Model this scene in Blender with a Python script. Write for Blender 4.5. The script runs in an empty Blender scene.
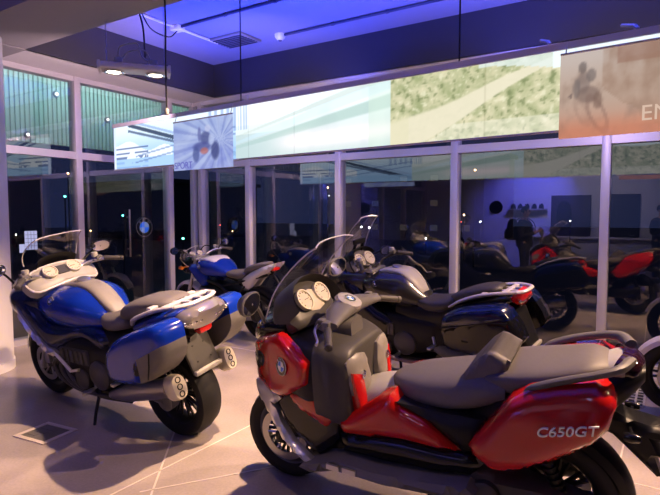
import bpy, bmesh, math, random
from mathutils import Vector, Matrix
from mathutils.geometry import delaunay_2d_cdt
from mathutils import noise as mnoise

random.seed(7)
PI = math.pi
scn = bpy.context.scene
COL = scn.collection

# ------------------------------------------------------------------ camera
cam_d = bpy.data.cameras.new('camera')
cam = bpy.data.objects.new('camera', cam_d)
COL.objects.link(cam)
cam_d.sensor_width = 36.0
cam_d.lens = 530.0 / 660.0 * 36.0
cam_d.clip_start = 0.02
cam_d.clip_end = 300
YAW = math.atan2(.538, .843)
PITCH = math.atan(34.5 / 530.0)
cam.location = (0, 0, 1.57)
cam.rotation_euler = (PI / 2 - PITCH, 0, YAW)
scn.camera = cam

# ------------------------------------------------------------------ world, lights, exposure
world = bpy.data.worlds.new('night_sky')
scn.world = world
world.use_nodes = True
wb = world.node_tree.nodes['Background']
wb.inputs[0].default_value = (0.012, 0.016, 0.045, 1)
wb.inputs[1].default_value = 1.3

scn.view_settings.view_transform = 'Standard'
scn.view_settings.look = 'None'
scn.view_settings.gamma = 1
scn.view_settings.use_curve_mapping = False
scn.view_settings.exposure = 0.0


def lamp(name, kind, loc, target, energy, color, size=.1, angle=60, blend=.4, sy=None):
    d = bpy.data.lights.new(name, kind)
    d.energy = energy
    d.color = color
    if kind == 'SPOT':
        d.spot_size = math.radians(angle)
        d.spot_blend = blend
        d.shadow_soft_size = size
    elif kind == 'AREA':
        d.size = size
        if sy:
            d.shape = 'RECTANGLE'
            d.size_y = sy
    else:
        d.shadow_soft_size = size
    o = bpy.data.objects.new(name, d)
    COL.objects.link(o)
    o.location = loc
    v = Vector(target) - Vector(loc)
    o.rotation_euler = v.to_track_quat('-Z', 'Y').to_euler()
    return o


WARM = (1.0, .63, .39)
lamp('track_spot_over_tourer', 'SPOT', (-2.0, 3.15, 3.22), (-3.5, 2.35, .2), 1050, WARM, .04, 72, .5)
lamp('track_spot_over_scooter', 'SPOT', (.7, 3.35, 3.2), (-.9, 2.1, .2), 900, WARM, .04, 74, .5)
lamp('track_spot_over_graphite', 'SPOT', (.4, 5.3, 3.5), (-1.9, 4.4, .4), 650, WARM, .04, 66, .5)
lamp('track_spot_over_roadster', 'SPOT', (-2.9, 5.3, 3.5), (-4.9, 4.9, .4), 500, WARM, .04, 62, .5)
lamp('track_spot_right', 'SPOT', (2.2, 4.4, 3.5), (.3, 4.3, .2), 600, WARM, .04, 70, .5)
lamp('warm_front_fill', 'SPOT', (-.9, .9, 3.5), (-2.9, 1.4, 0), 70, WARM, .04, 80, .6)  # unseen warm fill added for the front-left floor
BLUE = (.02, .055, 1.0)
for x in (-4.5, -3.0, -1.5, -.1):
    lamp('blue_ceiling_uplight', 'SPOT', (x, 4.22, 2.75), (x, 4.3, 3.77), 215, BLUE, .03, 138, .5)
for x, y in ((-5.1, 5.2), (-3.4, 5.35), (-1.4, 5.35), (.8, 5.3)):
    lamp('blue_ceiling_uplight', 'SPOT', (x, y, 2.75), (x, y, 3.77), 75, BLUE, .03, 120, .6)
for x in (-3.6, -1.6, .4):
    lamp('blue_ceiling_uplight', 'SPOT', (x, 1.2, 2.9), (x, 1.3, 3.77), 150, BLUE, .03, 140, .5)
lamp('lilac_room_fill', 'SPOT', (-.2, -1.6, 3.6), (-2.4, 3.0, .6), 30, (.55, .5, 1.0), .4, 110, .8)
lamp('lilac_glass_wash', 'SPOT', (-3.6, 4.3, 2.75), (-5.4, 6.0, 2.9), 60, (.8, .6, 1.0), .03, 140, .8)
lamp('lilac_glass_wash', 'SPOT', (-.6, 4.1, 2.75), (-1.2, 6.0, 3.0), 85, (.8, .6, 1.0), .03, 150, .8)
lamp('pink_soffit_wash', 'SPOT', (-4.3, 3.5, 2.5), (-6.3, 4.0, 3.25), 160, (1.0, .68, .72), .03, 100, .8)
lamp('back_room_blue_wash', 'SPOT', (-3.0, -2.0, 3.2), (-3.3, -3.6, 1.9), 700, (.10, .10, 1.0), .1, 80, .7)
lamp('back_room_fill', 'SPOT', (-2.0, -1.2, 3.7), (-2.0, -3.2, .8), 330, (.8, .72, 1.0), .3, 120, .8)  # unseen fill added to brighten the back room for its reflection
lamp('teal_facade_wash', 'AREA', (-7.0, 5.0, 3.75), (-8.0, 5.0, 3.2), 32, (.55, 1.0, .88), 4.0, sy=.2)


# ------------------------------------------------------------------ materials
def mat(name, base, rough=.5, metal=0.0, coat=0.0, emit=None, es=1.0, trans=0.0, ior=1.45, alpha=1.0, spec=.5):
    m = bpy.data.materials.new(name)
    m.use_nodes = True
    b = m.node_tree.nodes['Principled BSDF']
    b.inputs['Base Color'].default_value = (*base, 1)
    b.inputs['Roughness'].default_value = rough
    b.inputs['Metallic'].default_value = metal
    b.inputs['Coat Weight'].default_value = coat
    b.inputs['Coat Roughness'].default_value = .06
    b.inputs['Specular IOR Level'].default_value = spec
    if emit:
        b.inputs['Emission Color'].default_value = (*emit, 1)
        b.inputs['Emission Strength'].default_value = es
    b.inputs['Transmission Weight'].default_value = trans
    b.inputs['IOR'].default_value = ior
    return m


def noisy(m, scale, amount, bump=0.0, bscale=None):
    """breaks the base colour up a little and adds a fine bump"""
    nt = m.node_tree
    b = nt.nodes['Principled BSDF']
    base = tuple(b.inputs['Base Color'].default_value)
    tc = nt.nodes.new('ShaderNodeTexCoord')
    n = nt.nodes.new('ShaderNodeTexNoise')
    n.inputs['Scale'].default_value = scale
    n.inputs['Detail'].default_value = 5
    r = nt.nodes.new('ShaderNodeMix')
    r.data_type = 'RGBA'
    r.inputs[6].default_value = tuple(c * (1 - amount) for c in base[:3]) + (1,)
    r.inputs[7].default_value = tuple(min(1, c * (1 + amount)) for c in base[:3]) + (1,)
    nt.links.new(tc.outputs['Object'], n.inputs['Vector'])
    nt.links.new(n.outputs['Fac'], r.inputs[0])
    nt.links.new(r.outputs[2], b.inputs['Base Color'])
    if bump:
        n2 = nt.nodes.new('ShaderNodeTexNoise')
        n2.inputs['Scale'].default_value = bscale or scale * 10
        bp = nt.nodes.new('ShaderNodeBump')
        bp.inputs['Strength'].default_value = bump
        bp.inputs['Distance'].default_value = .002
        nt.links.new(tc.outputs['Object'], n2.inputs['Vector'])
        nt.links.new(n2.outputs['Fac'], bp.inputs['Height'])
        nt.links.new(bp.outputs['Normal'], b.inputs['Normal'])
    return m


def glass_mat(name, tint=(.9, .92, .97), boost=2.4, add=.0, rough=0.0, gcol=(1, 1, 1)):
    m = bpy.data.materials.new(name)
    m.use_nodes = True
    nt = m.node_tree
    nt.nodes.clear()
    out = nt.nodes.new('ShaderNodeOutputMaterial')
    mix = nt.nodes.new('ShaderNodeMixShader')
    tr = nt.nodes.new('ShaderNodeBsdfTransparent')
    tr.inputs[0].default_value = (*tint, 1)
    gl = nt.nodes.new('ShaderNodeBsdfGlossy')
    gl.inputs['Roughness'].default_value = rough
    gl.inputs['Color'].default_value = (*gcol, 1)
    fr = nt.nodes.new('ShaderNodeFresnel')
    fr.inputs['IOR'].default_value = 1.5
    mu = nt.nodes.new('ShaderNodeMath')
    mu.operation = 'MULTIPLY_ADD'
    mu.use_clamp = True
    mu.inputs[1].default_value = boost
    mu.inputs[2].default_value = add
    ge = nt.nodes.new('ShaderNodeNewGeometry')
    fb = nt.nodes.new('ShaderNodeMath')
    fb.operation = 'SUBTRACT'
    fb.inputs[0].default_value = 1.0
    on = nt.nodes.new('ShaderNodeMath')
    on.operation = 'MULTIPLY'
    nt.links.new(ge.outputs['Backfacing'], fb.inputs[1])
    nt.links.new(fr.outputs[0], mu.inputs[0])
    nt.links.new(mu.outputs[0], on.inputs[0])
    nt.links.new(fb.outputs[0], on.inputs[1])
    nt.links.new(on.outputs[0], mix.inputs[0])
    nt.links.new(tr.outputs[0], mix.inputs[1])
    nt.links.new(gl.outputs[0], mix.inputs[2])
    nt.links.new(mix.outputs[0], out.inputs[0])
    return m


def emis(name, col, s):
    m = bpy.data.materials.new(name)
    m.use_nodes = True
    nt = m.node_tree
    nt.nodes.clear()
    out = nt.nodes.new('ShaderNodeOutputMaterial')
    e = nt.nodes.new('ShaderNodeEmission')
    e.inputs[0].default_value = (*col, 1)
    e.inputs[1].default_value = s
    nt.links.new(e.outputs[0], out.inputs[0])
    return m


def picture_mat(name, s, clear=0.0):
    """a lit picture: emission from the colour attribute, optionally see-through film"""
    m = bpy.data.materials.new(name)
    m.use_nodes = True
    nt = m.node_tree
    nt.nodes.clear()
    out = nt.nodes.new('ShaderNodeOutputMaterial')
    e = nt.nodes.new('ShaderNodeEmission')
    a = nt.nodes.new('ShaderNodeAttribute')
    a.attribute_name = 'Col'
    e.inputs[1].default_value = s
    nt.links.new(a.outputs['Color'], e.inputs[0])
    if clear:
        mx = nt.nodes.new('ShaderNodeMixShader')
        mx.inputs[0].default_value = 1 - clear
        t = nt.nodes.new('ShaderNodeBsdfTransparent')
        nt.links.new(t.outputs[0], mx.inputs[1])
        nt.links.new(e.outputs[0], mx.inputs[2])
        nt.links.new(mx.outputs[0], out.inputs[0])
    else:
        nt.links.new(e.outputs[0], out.inputs[0])
    return m


M = {}
M['blue'] = mat('blue_metallic_paint', (.003, .022, .28), .2, .0, .6, spec=.25)
M['blue_dark'] = mat('dark_blue_metallic_paint', (.0015, .005, .042), .2, .0, .6, spec=.25)
M['red'] = mat('red_metallic_paint', (.42, .007, .006), .18, .0, .8, spec=.3)
M['white_paint'] = mat('white_gloss_paint', (.62, .60, .60), .3, 0, .8)
M['graphite'] = mat('graphite_paint', (.02, .02, .022), .25, .1, .5, spec=.3)
M['black'] = noisy(mat('black_plastic', (.009, .009, .010), .40, spec=.22), 40, .2, .15, 300)
M['black_gloss'] = mat('black_gloss_plastic', (.006, .006, .008), .14, 0, .15, spec=.3)
M['grey_plastic'] = noisy(mat('grey_moulded_plastic', (.115, .11, .105), .48, spec=.35), 40, .1, .2, 300)
M['pale_plastic'] = noisy(mat('pale_grey_plastic', (.33, .32, .29), .42), 30, .06, .1, 300)
M['silver'] = mat('silver_paint', (.56, .55, .56), .3, .7, .3)
M['rack'] = mat('pale_rack_alloy', (.58, .55, .55), .36, .2)
M['alloy'] = mat('bare_alloy', (.45, .44, .43), .32, .9)
M['chrome'] = mat('chrome', (.75, .74, .72), .1, 1.0)
M['steel'] = mat('brushed_steel', (.38, .36, .37), .3, .95)
M['can_cap'] = mat('pale_silencer_cap', (.62, .58, .46), .4, .3)
M['tyre'] = noisy(mat('tyre_rubber', (.011, .011, .012), .6, spec=.25), 30, .2, .2, 120)
M['wheel'] = mat('black_cast_wheel', (.022, .022, .025), .35, .5)
M['wheel_grey'] = mat('grey_cast_wheel', (.11, .11, .115), .35, .7)
M['seat'] = noisy(mat('grey_brown_seat_vinyl', (.115, .105, .10), .55), 60, .12, .35, 400)
M['seat_black'] = noisy(mat('black_seat_vinyl', (.035, .032, .032), .5), 60, .12, .35, 400)
M['rubber'] = mat('black_grip_rubber', (.05, .046, .042), .6)
M['disc'] = mat('brake_disc_steel', (.35, .34, .33), .3, 1.0)
M['dial'] = mat('dial_face', (.50, .46, .36), .45)
M['dial_dark'] = mat('dark_dial_face', (.05, .05, .05), .3)
M['lens'] = mat('clear_lens', (.22, .205, .205), .14, .4, 1.0)
M['rail'] = noisy(mat('dark_rail_plastic', (.055, .052, .048), .4, spec=.3), 40, .1, .15, 300)
M['mid_plastic'] = noisy(mat('mid_grey_plastic', (.22, .205, .18), .4), 40, .1, .15, 300)
M['red_lens'] = mat('red_lens', (.55, .012, .012), .12, 0, 1.0)
M['dark_lens'] = mat('smoked_red_lens', (.018, .004, .008), .08, 0, 1.0)
M['amber'] = mat('amber_lens', (.7, .2, .02), .15, 0, 1.0)
M['mirror'] = mat('mirror_glass', (.75, .78, .9), .03, 1.0)
M['shield'] = glass_mat('clear_windscreen', (.93, .93, .95), 1.1, .0)
M['shield_edge'] = mat('windscreen_edge', (.55, .53, .55), .2, .2, .5)
M['roundel_blue'] = mat('roundel_blue', (.03, .16, .6), .25, 0, .8)
M['roundel_white'] = mat('roundel_white', (.8, .8, .8), .25, 0, .8)
M['roundel_ring'] = mat('roundel_black_ring', (.01, .01, .01), .25, 0, .8)
M['white_letter'] = mat('white_lettering', (.75, .73, .7), .35, .3)
M['rope'] = mat('cable_black', (.01, .01, .012), .6)
M['brown'] = mat('brown_alloy_tube', (.30, .22, .16), .4, .5)


# ------------------------------------------------------------------ mesh helpers
def V(*a):
    return Vector(a)


def build(name, bm, m, parent=None, sharp=40, recalc=True):
    if recalc:
        bmesh.ops.recalc_face_normals(bm, faces=bm.faces[:])
    me = bpy.data.meshes.new(name)
    bm.to_mesh(me)
    bm.free()
    for mm in (m if isinstance(m, (list, tuple)) else [m]):
        me.materials.append(mm)
    me.polygons.foreach_set('use_smooth', [True] * len(me.polygons))
    me.set_sharp_from_angle(angle=math.radians(sharp))
    o = bpy.data.objects.new(name, me)
    COL.objects.link(o)
    if parent:
        o.parent = parent
    return o


def empty(name, loc=(0, 0, 0), rot=(0, 0, 0)):
    o = bpy.data.objects.new(name, None)
    o.empty_display_size = .1
    COL.objects.link(o)
    o.location = loc
    o.rotation_euler = rot
    return o


def tag(o, label, cat, group=None, kind=None):
    o['label'] = label
    o['category'] = cat
    if group:
        o['group'] = group
    if kind:
        o['kind'] = kind
    return o


def struct(o):
    o['kind'] = 'structure'
    return o


def box(bm, lo, hi, bev=0.0, mi=0):
    r = bmesh.ops.create_cube(bm, size=1)
    vs = r['verts']
    c = [(a + b) / 2 for a, b in zip(lo, hi)]
    s = [abs(b - a) for a, b in zip(lo, hi)]
    for v in vs:
        v.co = V(v.co.x * s[0] + c[0], v.co.y * s[1] + c[1], v.co.z * s[2] + c[2])
    fs = set(f for v in vs for f in v.link_faces)
    for f in fs:
        f.material_index = mi
    if bev:
        es = list(set(e for f in fs for e in f.edges))
        bmesh.ops.bevel(bm, geom=es, offset=bev, segments=2, affect='EDGES', profile=.5)


def catmull(pts, k=6, closed=False):
    pts = [Vector(p) for p in pts]
    n = len(pts)
    out = []
    rng = range(n if closed else n - 1)
    for i in rng:
        p1, p2 = pts[i], pts[(i + 1) % n]
        p0 = pts[i - 1] if (closed or i > 0) else p1 * 2 - p2
        p3 = pts[(i + 2) % n] if (closed or i + 2 < n) else p2 * 2 - p1
        for j in range(k):
            t = j / k
            out.append(.5 * ((2 * p1) + (p2 - p0) * t + (2 * p0 - 5 * p1 + 4 * p2 - p3) * t * t + (3 * p1 - p0 - 3 * p2 + p3) * t ** 3))
    if not closed:
        out.append(pts[-1])
    return out


def rings(bm, rs, cap=True, closed=True, mi=0):
    vr = [[bm.verts.new(p) for p in r] for r in rs]
    for a, b in zip(vr[:-1], vr[1:]):
        n = len(a)
        for i in range(n if closed else n - 1):
            j = (i + 1) % n
            f = bm.faces.new((a[i], a[j], b[j], b[i]))
            f.material_index = mi
    if cap:
        for r in (vr[0], vr[-1]):
            try:
                f = bm.faces.new(r)
                f.material_index = mi
            except ValueError:
                pass
    return vr


def tube(bm, pts, r, n=8, k=0, closed=False, mi=0, flat=1.0):
    """sweeps a round bar along pts; r a number or one per point"""
    pts = [Vector(p) for p in pts]
    rr = list(r) if isinstance(r, (list, tuple)) else [r] * len(pts)
    if k:
        q = catmull([(*p,) for p in pts], k, closed)
        m = len(q)
        src = len(pts)
        r2 = []
        for i in range(m):
            u = i / k
            a = int(u) % src
            b = (a + 1) % src if closed else min(a + 1, src - 1)
            r2.append(rr[a] + (rr[b] - rr[a]) * (u - int(u)))
        pts, rr = q, r2
    m = len(pts)
    up = None
    rs = []
    for i, p in enumerate(pts):
        if closed:
            t = (pts[(i + 1) % m] - pts[i - 1])
        else:
            t = pts[min(i + 1, m - 1)] - pts[max(i - 1, 0)]
        t.normalize()
        if up is None:
            up = V(0, 0, 1) if abs(t.z) < .9 else V(1, 0, 0)
        s = t.cross(up)
        if s.length < 1e-5:
            s = t.orthogonal()
        s.normalize()
        up = s.cross(t).normalized()
        rs.append([p + s * (rr[i] * math.cos(2 * PI * j / n)) + up * (rr[i] * flat * math.sin(2 * PI * j / n)) for j in range(n)])
    if closed:
        rs.append(rs[0])
        vr = [[bm.verts.new(p) for p in x] for x in rs[:-1]]
        vr.append(vr[0])
        for a, b in zip(vr[:-1], vr[1:]):
            for i in range(n):
                j = (i + 1) % n
                try:
                    f = bm.faces.new((a[i], a[j], b[j], b[i]))
                    f.material_index = mi
                except ValueError:
                    pass
    else:
        rings(bm, rs, True, True, mi)


def lathe(bm, prof, c, axis, n=32, mi=0, closed_prof=False, phase=0):
    """prof: (along axis, radius) pairs"""
    axis = Vector(axis).normalized()
    u = axis.orthogonal().normalized()
    w = axis.cross(u)
    c = Vector(c)
    pr = list(prof) + ([prof[0]] if closed_prof else [])
    rs = [[c + axis * a + (u * math.cos(2 * PI * j / n + phase) + w * math.sin(2 * PI * j / n + phase)) * max(r, 1e-4) for j in range(n)] for a, r in pr]
    if closed_prof:
        vr = [[bm.verts.new(p) for p in r] for r in rs[:-1]]
        vr.append(vr[0])
        for a, b in zip(vr[:-1], vr[1:]):
            for i in range(n):
                j = (i + 1) % n
                f = bm.faces.new((a[i], a[j], b[j], b[i]))
                f.material_index = mi
    else:
        rings(bm, rs, True, True, mi)


def sgnpow(x, e):
    return math.copysign(abs(x) ** e, x)


def body(bm, st, n=24, k=4, e=2.5, mi=0, yc=0):
    """superellipse sections along x: (x, zc, half width, up, down)"""
    if k:
        # smooth the station list component-wise
        a = [Vector((s[0], s[1], s[2])) for s in st]
        b = [Vector((s[3], s[4], 0)) for s in st]
        A, B = catmull(a, k), catmull(b, k)
        st = [(p.x, p.y, max(p.z, .002), max(q.x, .002), max(q.y, .002)) for p, q in zip(A, B)]
    rs = []
    for x, zc, hw, hu, hd in st:
        r = []
        for j in range(n):
            t = 2 * PI * j / n
            c, s = math.cos(t), math.sin(t)
            r.append(V(x, yc + hw * sgnpow(c, 2 / e), zc + (hu if s > 0 else hd) * sgnpow(s, 2 / e)))
        rs.append(r)
    rings(bm, rs, True, True, mi)


LEFT = (V(0, 0, 0), V(1, 0, 0), V(0, 0, 1), V(0, 1, 0))
RIGHT = (V(0, 0, 0), V(1, 0, 0), V(0, 0, 1), V(0, -1, 0))


def side(s):
    return LEFT if s > 0 else RIGHT


def inside(p, poly):
    x, y = p
    r = False
    n = len(poly)
    for i in range(n):
        a, b = poly[i], poly[i - 1]
        if (a[1] > y) != (b[1] > y) and x < (b[0] - a[0]) * (y - a[1]) / (b[1] - a[1]) + a[0]:
            r = not r
    return r


def pdist(p, poly):
    best = 9
    px, py = p
    n = len(poly)
    for i in range(n):
        ax, ay = poly[i - 1]
        bx, by = poly[i]
        dx, dy = bx - ax, by - ay
        L = dx * dx + dy * dy
        t = 0 if L == 0 else max(0, min(1, ((px - ax) * dx + (py - ay) * dy) / L))
        best = min(best, math.hypot(px - ax - t * dx, py - ay - t * dy))
    return best


def sheet(bm, outline, h, back, frame, step=.035, k=0, mi=0, mif=None, split=None):
    """A moulded panel: outline in the frame's (u, v); h(u,v,d) its outer height, back(u,v) its inner one"""
    o, U, W, N = frame
    pl = [(p.x, p.y) for p in catmull([(a, b, 0) for a, b in outline], k, True)] if k else list(outline)
    fine = []
    for i, a in enumerate(pl):
        b = pl[(i + 1) % len(pl)]
        m = max(1, int(math.hypot(b[0] - a[0], b[1] - a[1]) / step + .5))
        for j in range(m):
            fine.append((a[0] + (b[0] - a[0]) * j / m, a[1] + (b[1] - a[1]) * j / m))
    nb = len(fine)
    pts = list(fine)
    x0, x1 = min(p[0] for p in fine), max(p[0] for p in fine)
    y0, y1 = min(p[1] for p in fine), max(p[1] for p in fine)
    # two rings just inside the edge would be ideal; a dense grid does it
    gx = int((x1 - x0) / step) + 1
    gy = int((y1 - y0) / step) + 1
    for i in range(gx + 1):
        for j in range(gy + 1):
            p = (x0 + (i + .5 * (j % 2)) * step, y0 + j * step)
            if inside(p, fine) and pdist(p, fine) > .35 * step and not (split and pdist(p, split + split[::-1]) < .4 * step):
                pts.append(p)
    sed = []
    if split:
        s0 = len(pts)
        pts += split
        sed = [(s0 + i, s0 + i + 1) for i in range(len(split) - 1)]
    vs, es, fs, ov, oe, of = delaunay_2d_cdt([Vector(p) for p in pts], sed, [list(range(nb))], 1, 1e-6)
    hh = h if callable(h) else (lambda u, v, d, c=h: c)
    bb = back if callable(back) else (lambda u, v, c=back: c)
    fv, bv = [], []
    for p in vs:
        d = pdist((p.x, p.y), fine)
        q = o + U * p.x + W * p.y
        fv.append(bm.verts.new(q + N * hh(p.x, p.y, d)))
        bv.append(bm.verts.new(q + N * bb(p.x, p.y)))
    cnt = {}
    for f in fs:
        for i in range(len(f)):
            e = tuple(sorted((f[i], f[i - 1])))
            cnt[e] = cnt.get(e, 0) + 1
    for f in fs:
        m_ = mi
        if mif:
            m_ = mif(sum(vs[i].x for i in f) / len(f), sum(vs[i].y for i in f) / len(f))
        a = bm.faces.new([fv[i] for i in f])
        a.material_index = m_
        b = bm.faces.new([bv[i] for i in reversed(f)])
        b.material_index = m_
    for (i, j), c in cnt.items():
        if c == 1:
            f = bm.faces.new((fv[i], fv[j], bv[j], bv[i]))
            f.material_index = mi if not mif else mif(vs[i].x, vs[i].y)
    return bm


def puff(base, bulge, w):
    f = base if callable(base) else (lambda u, v, c=base: c)
    return lambda u, v, d: f(u, v) + bulge * math.sqrt(max(0, 1 - (1 - min(d / w, 1)) ** 2))


def new():
    return bmesh.new()


def panel(name, outline, base, bulge, w, back, m, parent, sides=(1, -1), k=0, step=.035, mif=None):
    out = []
    for s in sides:
        out.append(build(name, sheet(new(), outline, puff(base, bulge, w), back, side(s), step, k, 0, mif), m, parent, 50))
    return out


def rod(bm, a, b, r, n=10):
    tube(bm, [a, b], r, n)


# ------------------------------------------------------------------ shared motorcycle parts
def wheel(parent, name, cx, cz, R, tw, rr, spokes, m, discs=(1, -1), disc_r=.155):
    """rim with spokes and hub; tyre and brake discs are its sub-parts"""
    b = new()
    hw = tw * .36
    c = (cx, 0, cz)
    lathe(b, [(-hw, rr + .012), (-hw * .8, rr - .012), (-hw * .3, rr - .03), (hw * .3, rr - .03), (hw * .8, rr - .012), (hw, rr + .012), (hw * .6, rr + .004), (-hw * .6, rr + .004)], c, (0, 1, 0), 40, closed_prof=True)
    lathe(b, [(-.055, .02), (-.055, .045), (-.03, .055), (.03, .055), (.055, .045), (.055, .02)], c, (0, 1, 0), 20)
    for i in range(spokes):
        a = 2 * PI * i / spokes
        for da in (-.13, .13):
            p = [V(cx + math.cos(a) * .04, .0, cz + math.sin(a) * .04), V(cx + math.cos(a + da) * (rr - .02), 0, cz + math.sin(a + da) * (rr - .02))]
            tube(b, p, [.016, .011], 6, flat=.8)
    w = build(name, b, m, parent)
    b = new()
    h = tw / 2
    pr = [(-h * .72, rr), (-h * .96, rr + (R - rr) * .3), (-h, rr + (R - rr) * .55), (-h * .9, rr + (R - rr) * .8), (-h * .6, R - .012), (-h * .25, R - .001), (h * .25, R - .001), (h * .6, R - .012), (h * .9, rr + (R - rr) * .8), (h, rr + (R - rr) * .55), (h * .96, rr + (R - rr) * .3), (h * .72, rr)]
    lathe(b, pr, c, (0, 1, 0), 56, closed_prof=True)
    build('tyre', b, M['tyre'], w)
    for s in discs:
        b = new()
        y = s * .07
        lathe(b, [(y - .0025, disc_r), (y + .0025, disc_r), (y + .0025, disc_r - .045), (y - .0025, disc_r - .045)], c, (0, 1, 0), 36, closed_prof=True)
        for i in range(6):
            a = i * PI / 3
            rod(b, V(cx + math.cos(a) * .05, y * .75, cz + math.sin(a) * .05), V(cx + math.cos(a) * (disc_r - .04), y, cz + math.sin(a) * (disc_r - .04)), .007, 6)
        build('brake_disc', b, M['disc'], w)
    return w


def mudguard(parent, name, cx, cz, R, a0, a1, hw, m):
    b = new()
    rs = []
    n = 18
    for i in range(n + 1):
        a = math.radians(a0 + (a1 - a0) * i / n)
        wd = hw * (.75 + .25 * math.sin(PI * i / n))
        r = []
        for (y, dr) in ((-1, -.035), (-.85, 0), (-.4, .012), (.4, .012), (.85, 0), (1, -.035), (.8, -.008), (.4, .004), (-.4, .004), (-.8, -.008)):
            r.append(V(cx + math.cos(a) * (R + dr), y * wd, cz + math.sin(a) * (R + dr)))
        rs.append(r)
    rings(b, rs)
    return build(name, b, m, parent)


def handlebar(parent, pts, grips=True, levers=True, r=.013, m=None, clamp=None):
    """pts: left half from the centre outwards; mirrored for the right"""
    b = new()
    P = [Vector(p) for p in pts]
    full = [V(p.x, -p.y, p.z) for p in reversed(P)] + P
    tube(b, full, r, 10, 3)
    hb = build('handlebar', b, m or M['black'], parent)
    for s in (1, -1):
        Q = [V(p.x, p.y * s, p.z) for p in P]
        e, d = Q[-1], (Q[-1] - Q[-2]).normalized()
        b = new()
        tube(b, [e - d * .13, e - d * .12, e - d * .06, e - d * .01, e], [.017, .020, .0185, .0195, .017], 14)
        lathe(b, [(0, .015), (.004, .0195), (.022, .0195), (.028, .012)], e, d, 12)
        build('grip', b, M['rubber'], hb)
        b = new()
        q = e - d * .17
        box(b, q - V(.02, .028, .02), q + V(.022, .028, .022), .006)
        box(b, q + V(.015, -.02, .01), q + V(.05, .02, .032), .006)
        build('switch_block', b, M['grey_plastic'], hb)
        b = new()
        f = V(1, 0, 0)
        tube(b, [q + f * .05, q + f * .075 + d * .06, q + f * .06 + d * .14, q + f * .065 + d * .18], [.008, .007, .006, .008], 8, 3)
        build('lever', b, M['alloy'], hb)
    return hb


def gauge(parent, name, c, nrm, r, face, ring, ticks=True):
    """a round dial with bezel; needle and marks sit on its face"""
    b = new()
    n = Vector(nrm).normalized()
    lathe(b, [(-.012, r * 1.0), (.004, r * 1.05), (.012, r * 1.02), (.012, r * .9), (.004, r * .86)], c, n, 28)
    g = build(name, b, ring, parent)
    b = new()
    lathe(b, [(.004, r * .87), (.006, r * .86), (.006, .001)], c, n, 28)
    build('dial_face', b, face, g)
    b = new()
    u = n.orthogonal().normalized()
    w = n.cross(u)
    cc = Vector(c) + n * .0075
    for i in range(9):
        a = 2 * PI * i / 12 + .6
        d = u * math.cos(a) + w * math.sin(a)
        rod(b, cc + d * r * .66, cc + d * r * .8, r * .03, 4)
    d = u * .6 + w * .8
    rod(b, cc - d * r * .1, cc + d * r * .6, r * .03, 4)
    build('needle', b, M['black_gloss'], g)
    return g


def roundel(parent, c, nrm, upv, r, t=.004):
    """round badge: black ring with the letters, blue and white quarters"""
    b = new()
    n = Vector(nrm).normalized()
    w = (Vector(upv) - n * Vector(upv).dot(n)).normalized()
    u = w.cross(n)
    c = Vector(c)
    N = 32

    def ring(r0, r1, z0, z1, mi):
        A = [bm_v(r0, i, z0) for i in range(N)]
        B = [bm_v(r1, i, z1) for i in range(N)]
        for i in range(N):
            f = b.faces.new((A[i], A[(i + 1) % N], B[(i + 1) % N], B[i]))
            f.material_index = mi

    def bm_v(rad, i, z):
        a = 2 * PI * i / N
        return b.verts.new(c + (u * math.cos(a) + w * math.sin(a)) * rad + n * z)
    ring(r, r, 0, t, 3)
    ring(r, r * .94, t, t, 3)
    ring(r * .94, r * .62, t, t, 0)
    ring(r * .62, r * .57, t, t, 3)
    for q in range(4):
        ctr = b.verts.new(c + n * t)
        vs = [bm_v(r * .57, q * 8 + i, t) for i in range(9)]
        f = b.faces.new([ctr] + vs)
        f.material_index = 1 if q % 2 == 1 else 2
    A = [bm_v(r, i, 0) for i in range(N)]
    b.faces.new(A).material_index = 0
    G = {'B': [[(-.4, -.5), (-.4, .5), (.2, .5), (.3, .25), (.1, 0), (-.4, 0)], [(.1, 0), (.35, -.25), (.2, -.5), (-.4, -.5)]],
         'M': [[(-.5, -.5), (-.4, .5), (0, -.2), (.4, .5), (.5, -.5)]],
         'W': [[(-.6, .5), (-.3, -.5), (0, .3), (.3, -.5), (.6, .5)]]}
    for ch, ang in (('B', 135), ('M', 90), ('W', 45)):
        a = math.radians(ang)
        d = u * math.cos(a) + w * math.sin(a)
        tx = u * math.sin(a) - w * math.cos(a)
        for st in G[ch]:
            pts = [c + d * (r * .78 + y * r * .2) + tx * (x * r * .24) + n * (t + r * .004) for x, y in st]
            tube(b, pts, r * .025, 4, mi=3)
    return build('roundel_badge', b, [M['roundel_ring'], M['roundel_blue'], M['roundel_white'], M['silver']], parent, recalc=True)


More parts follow.
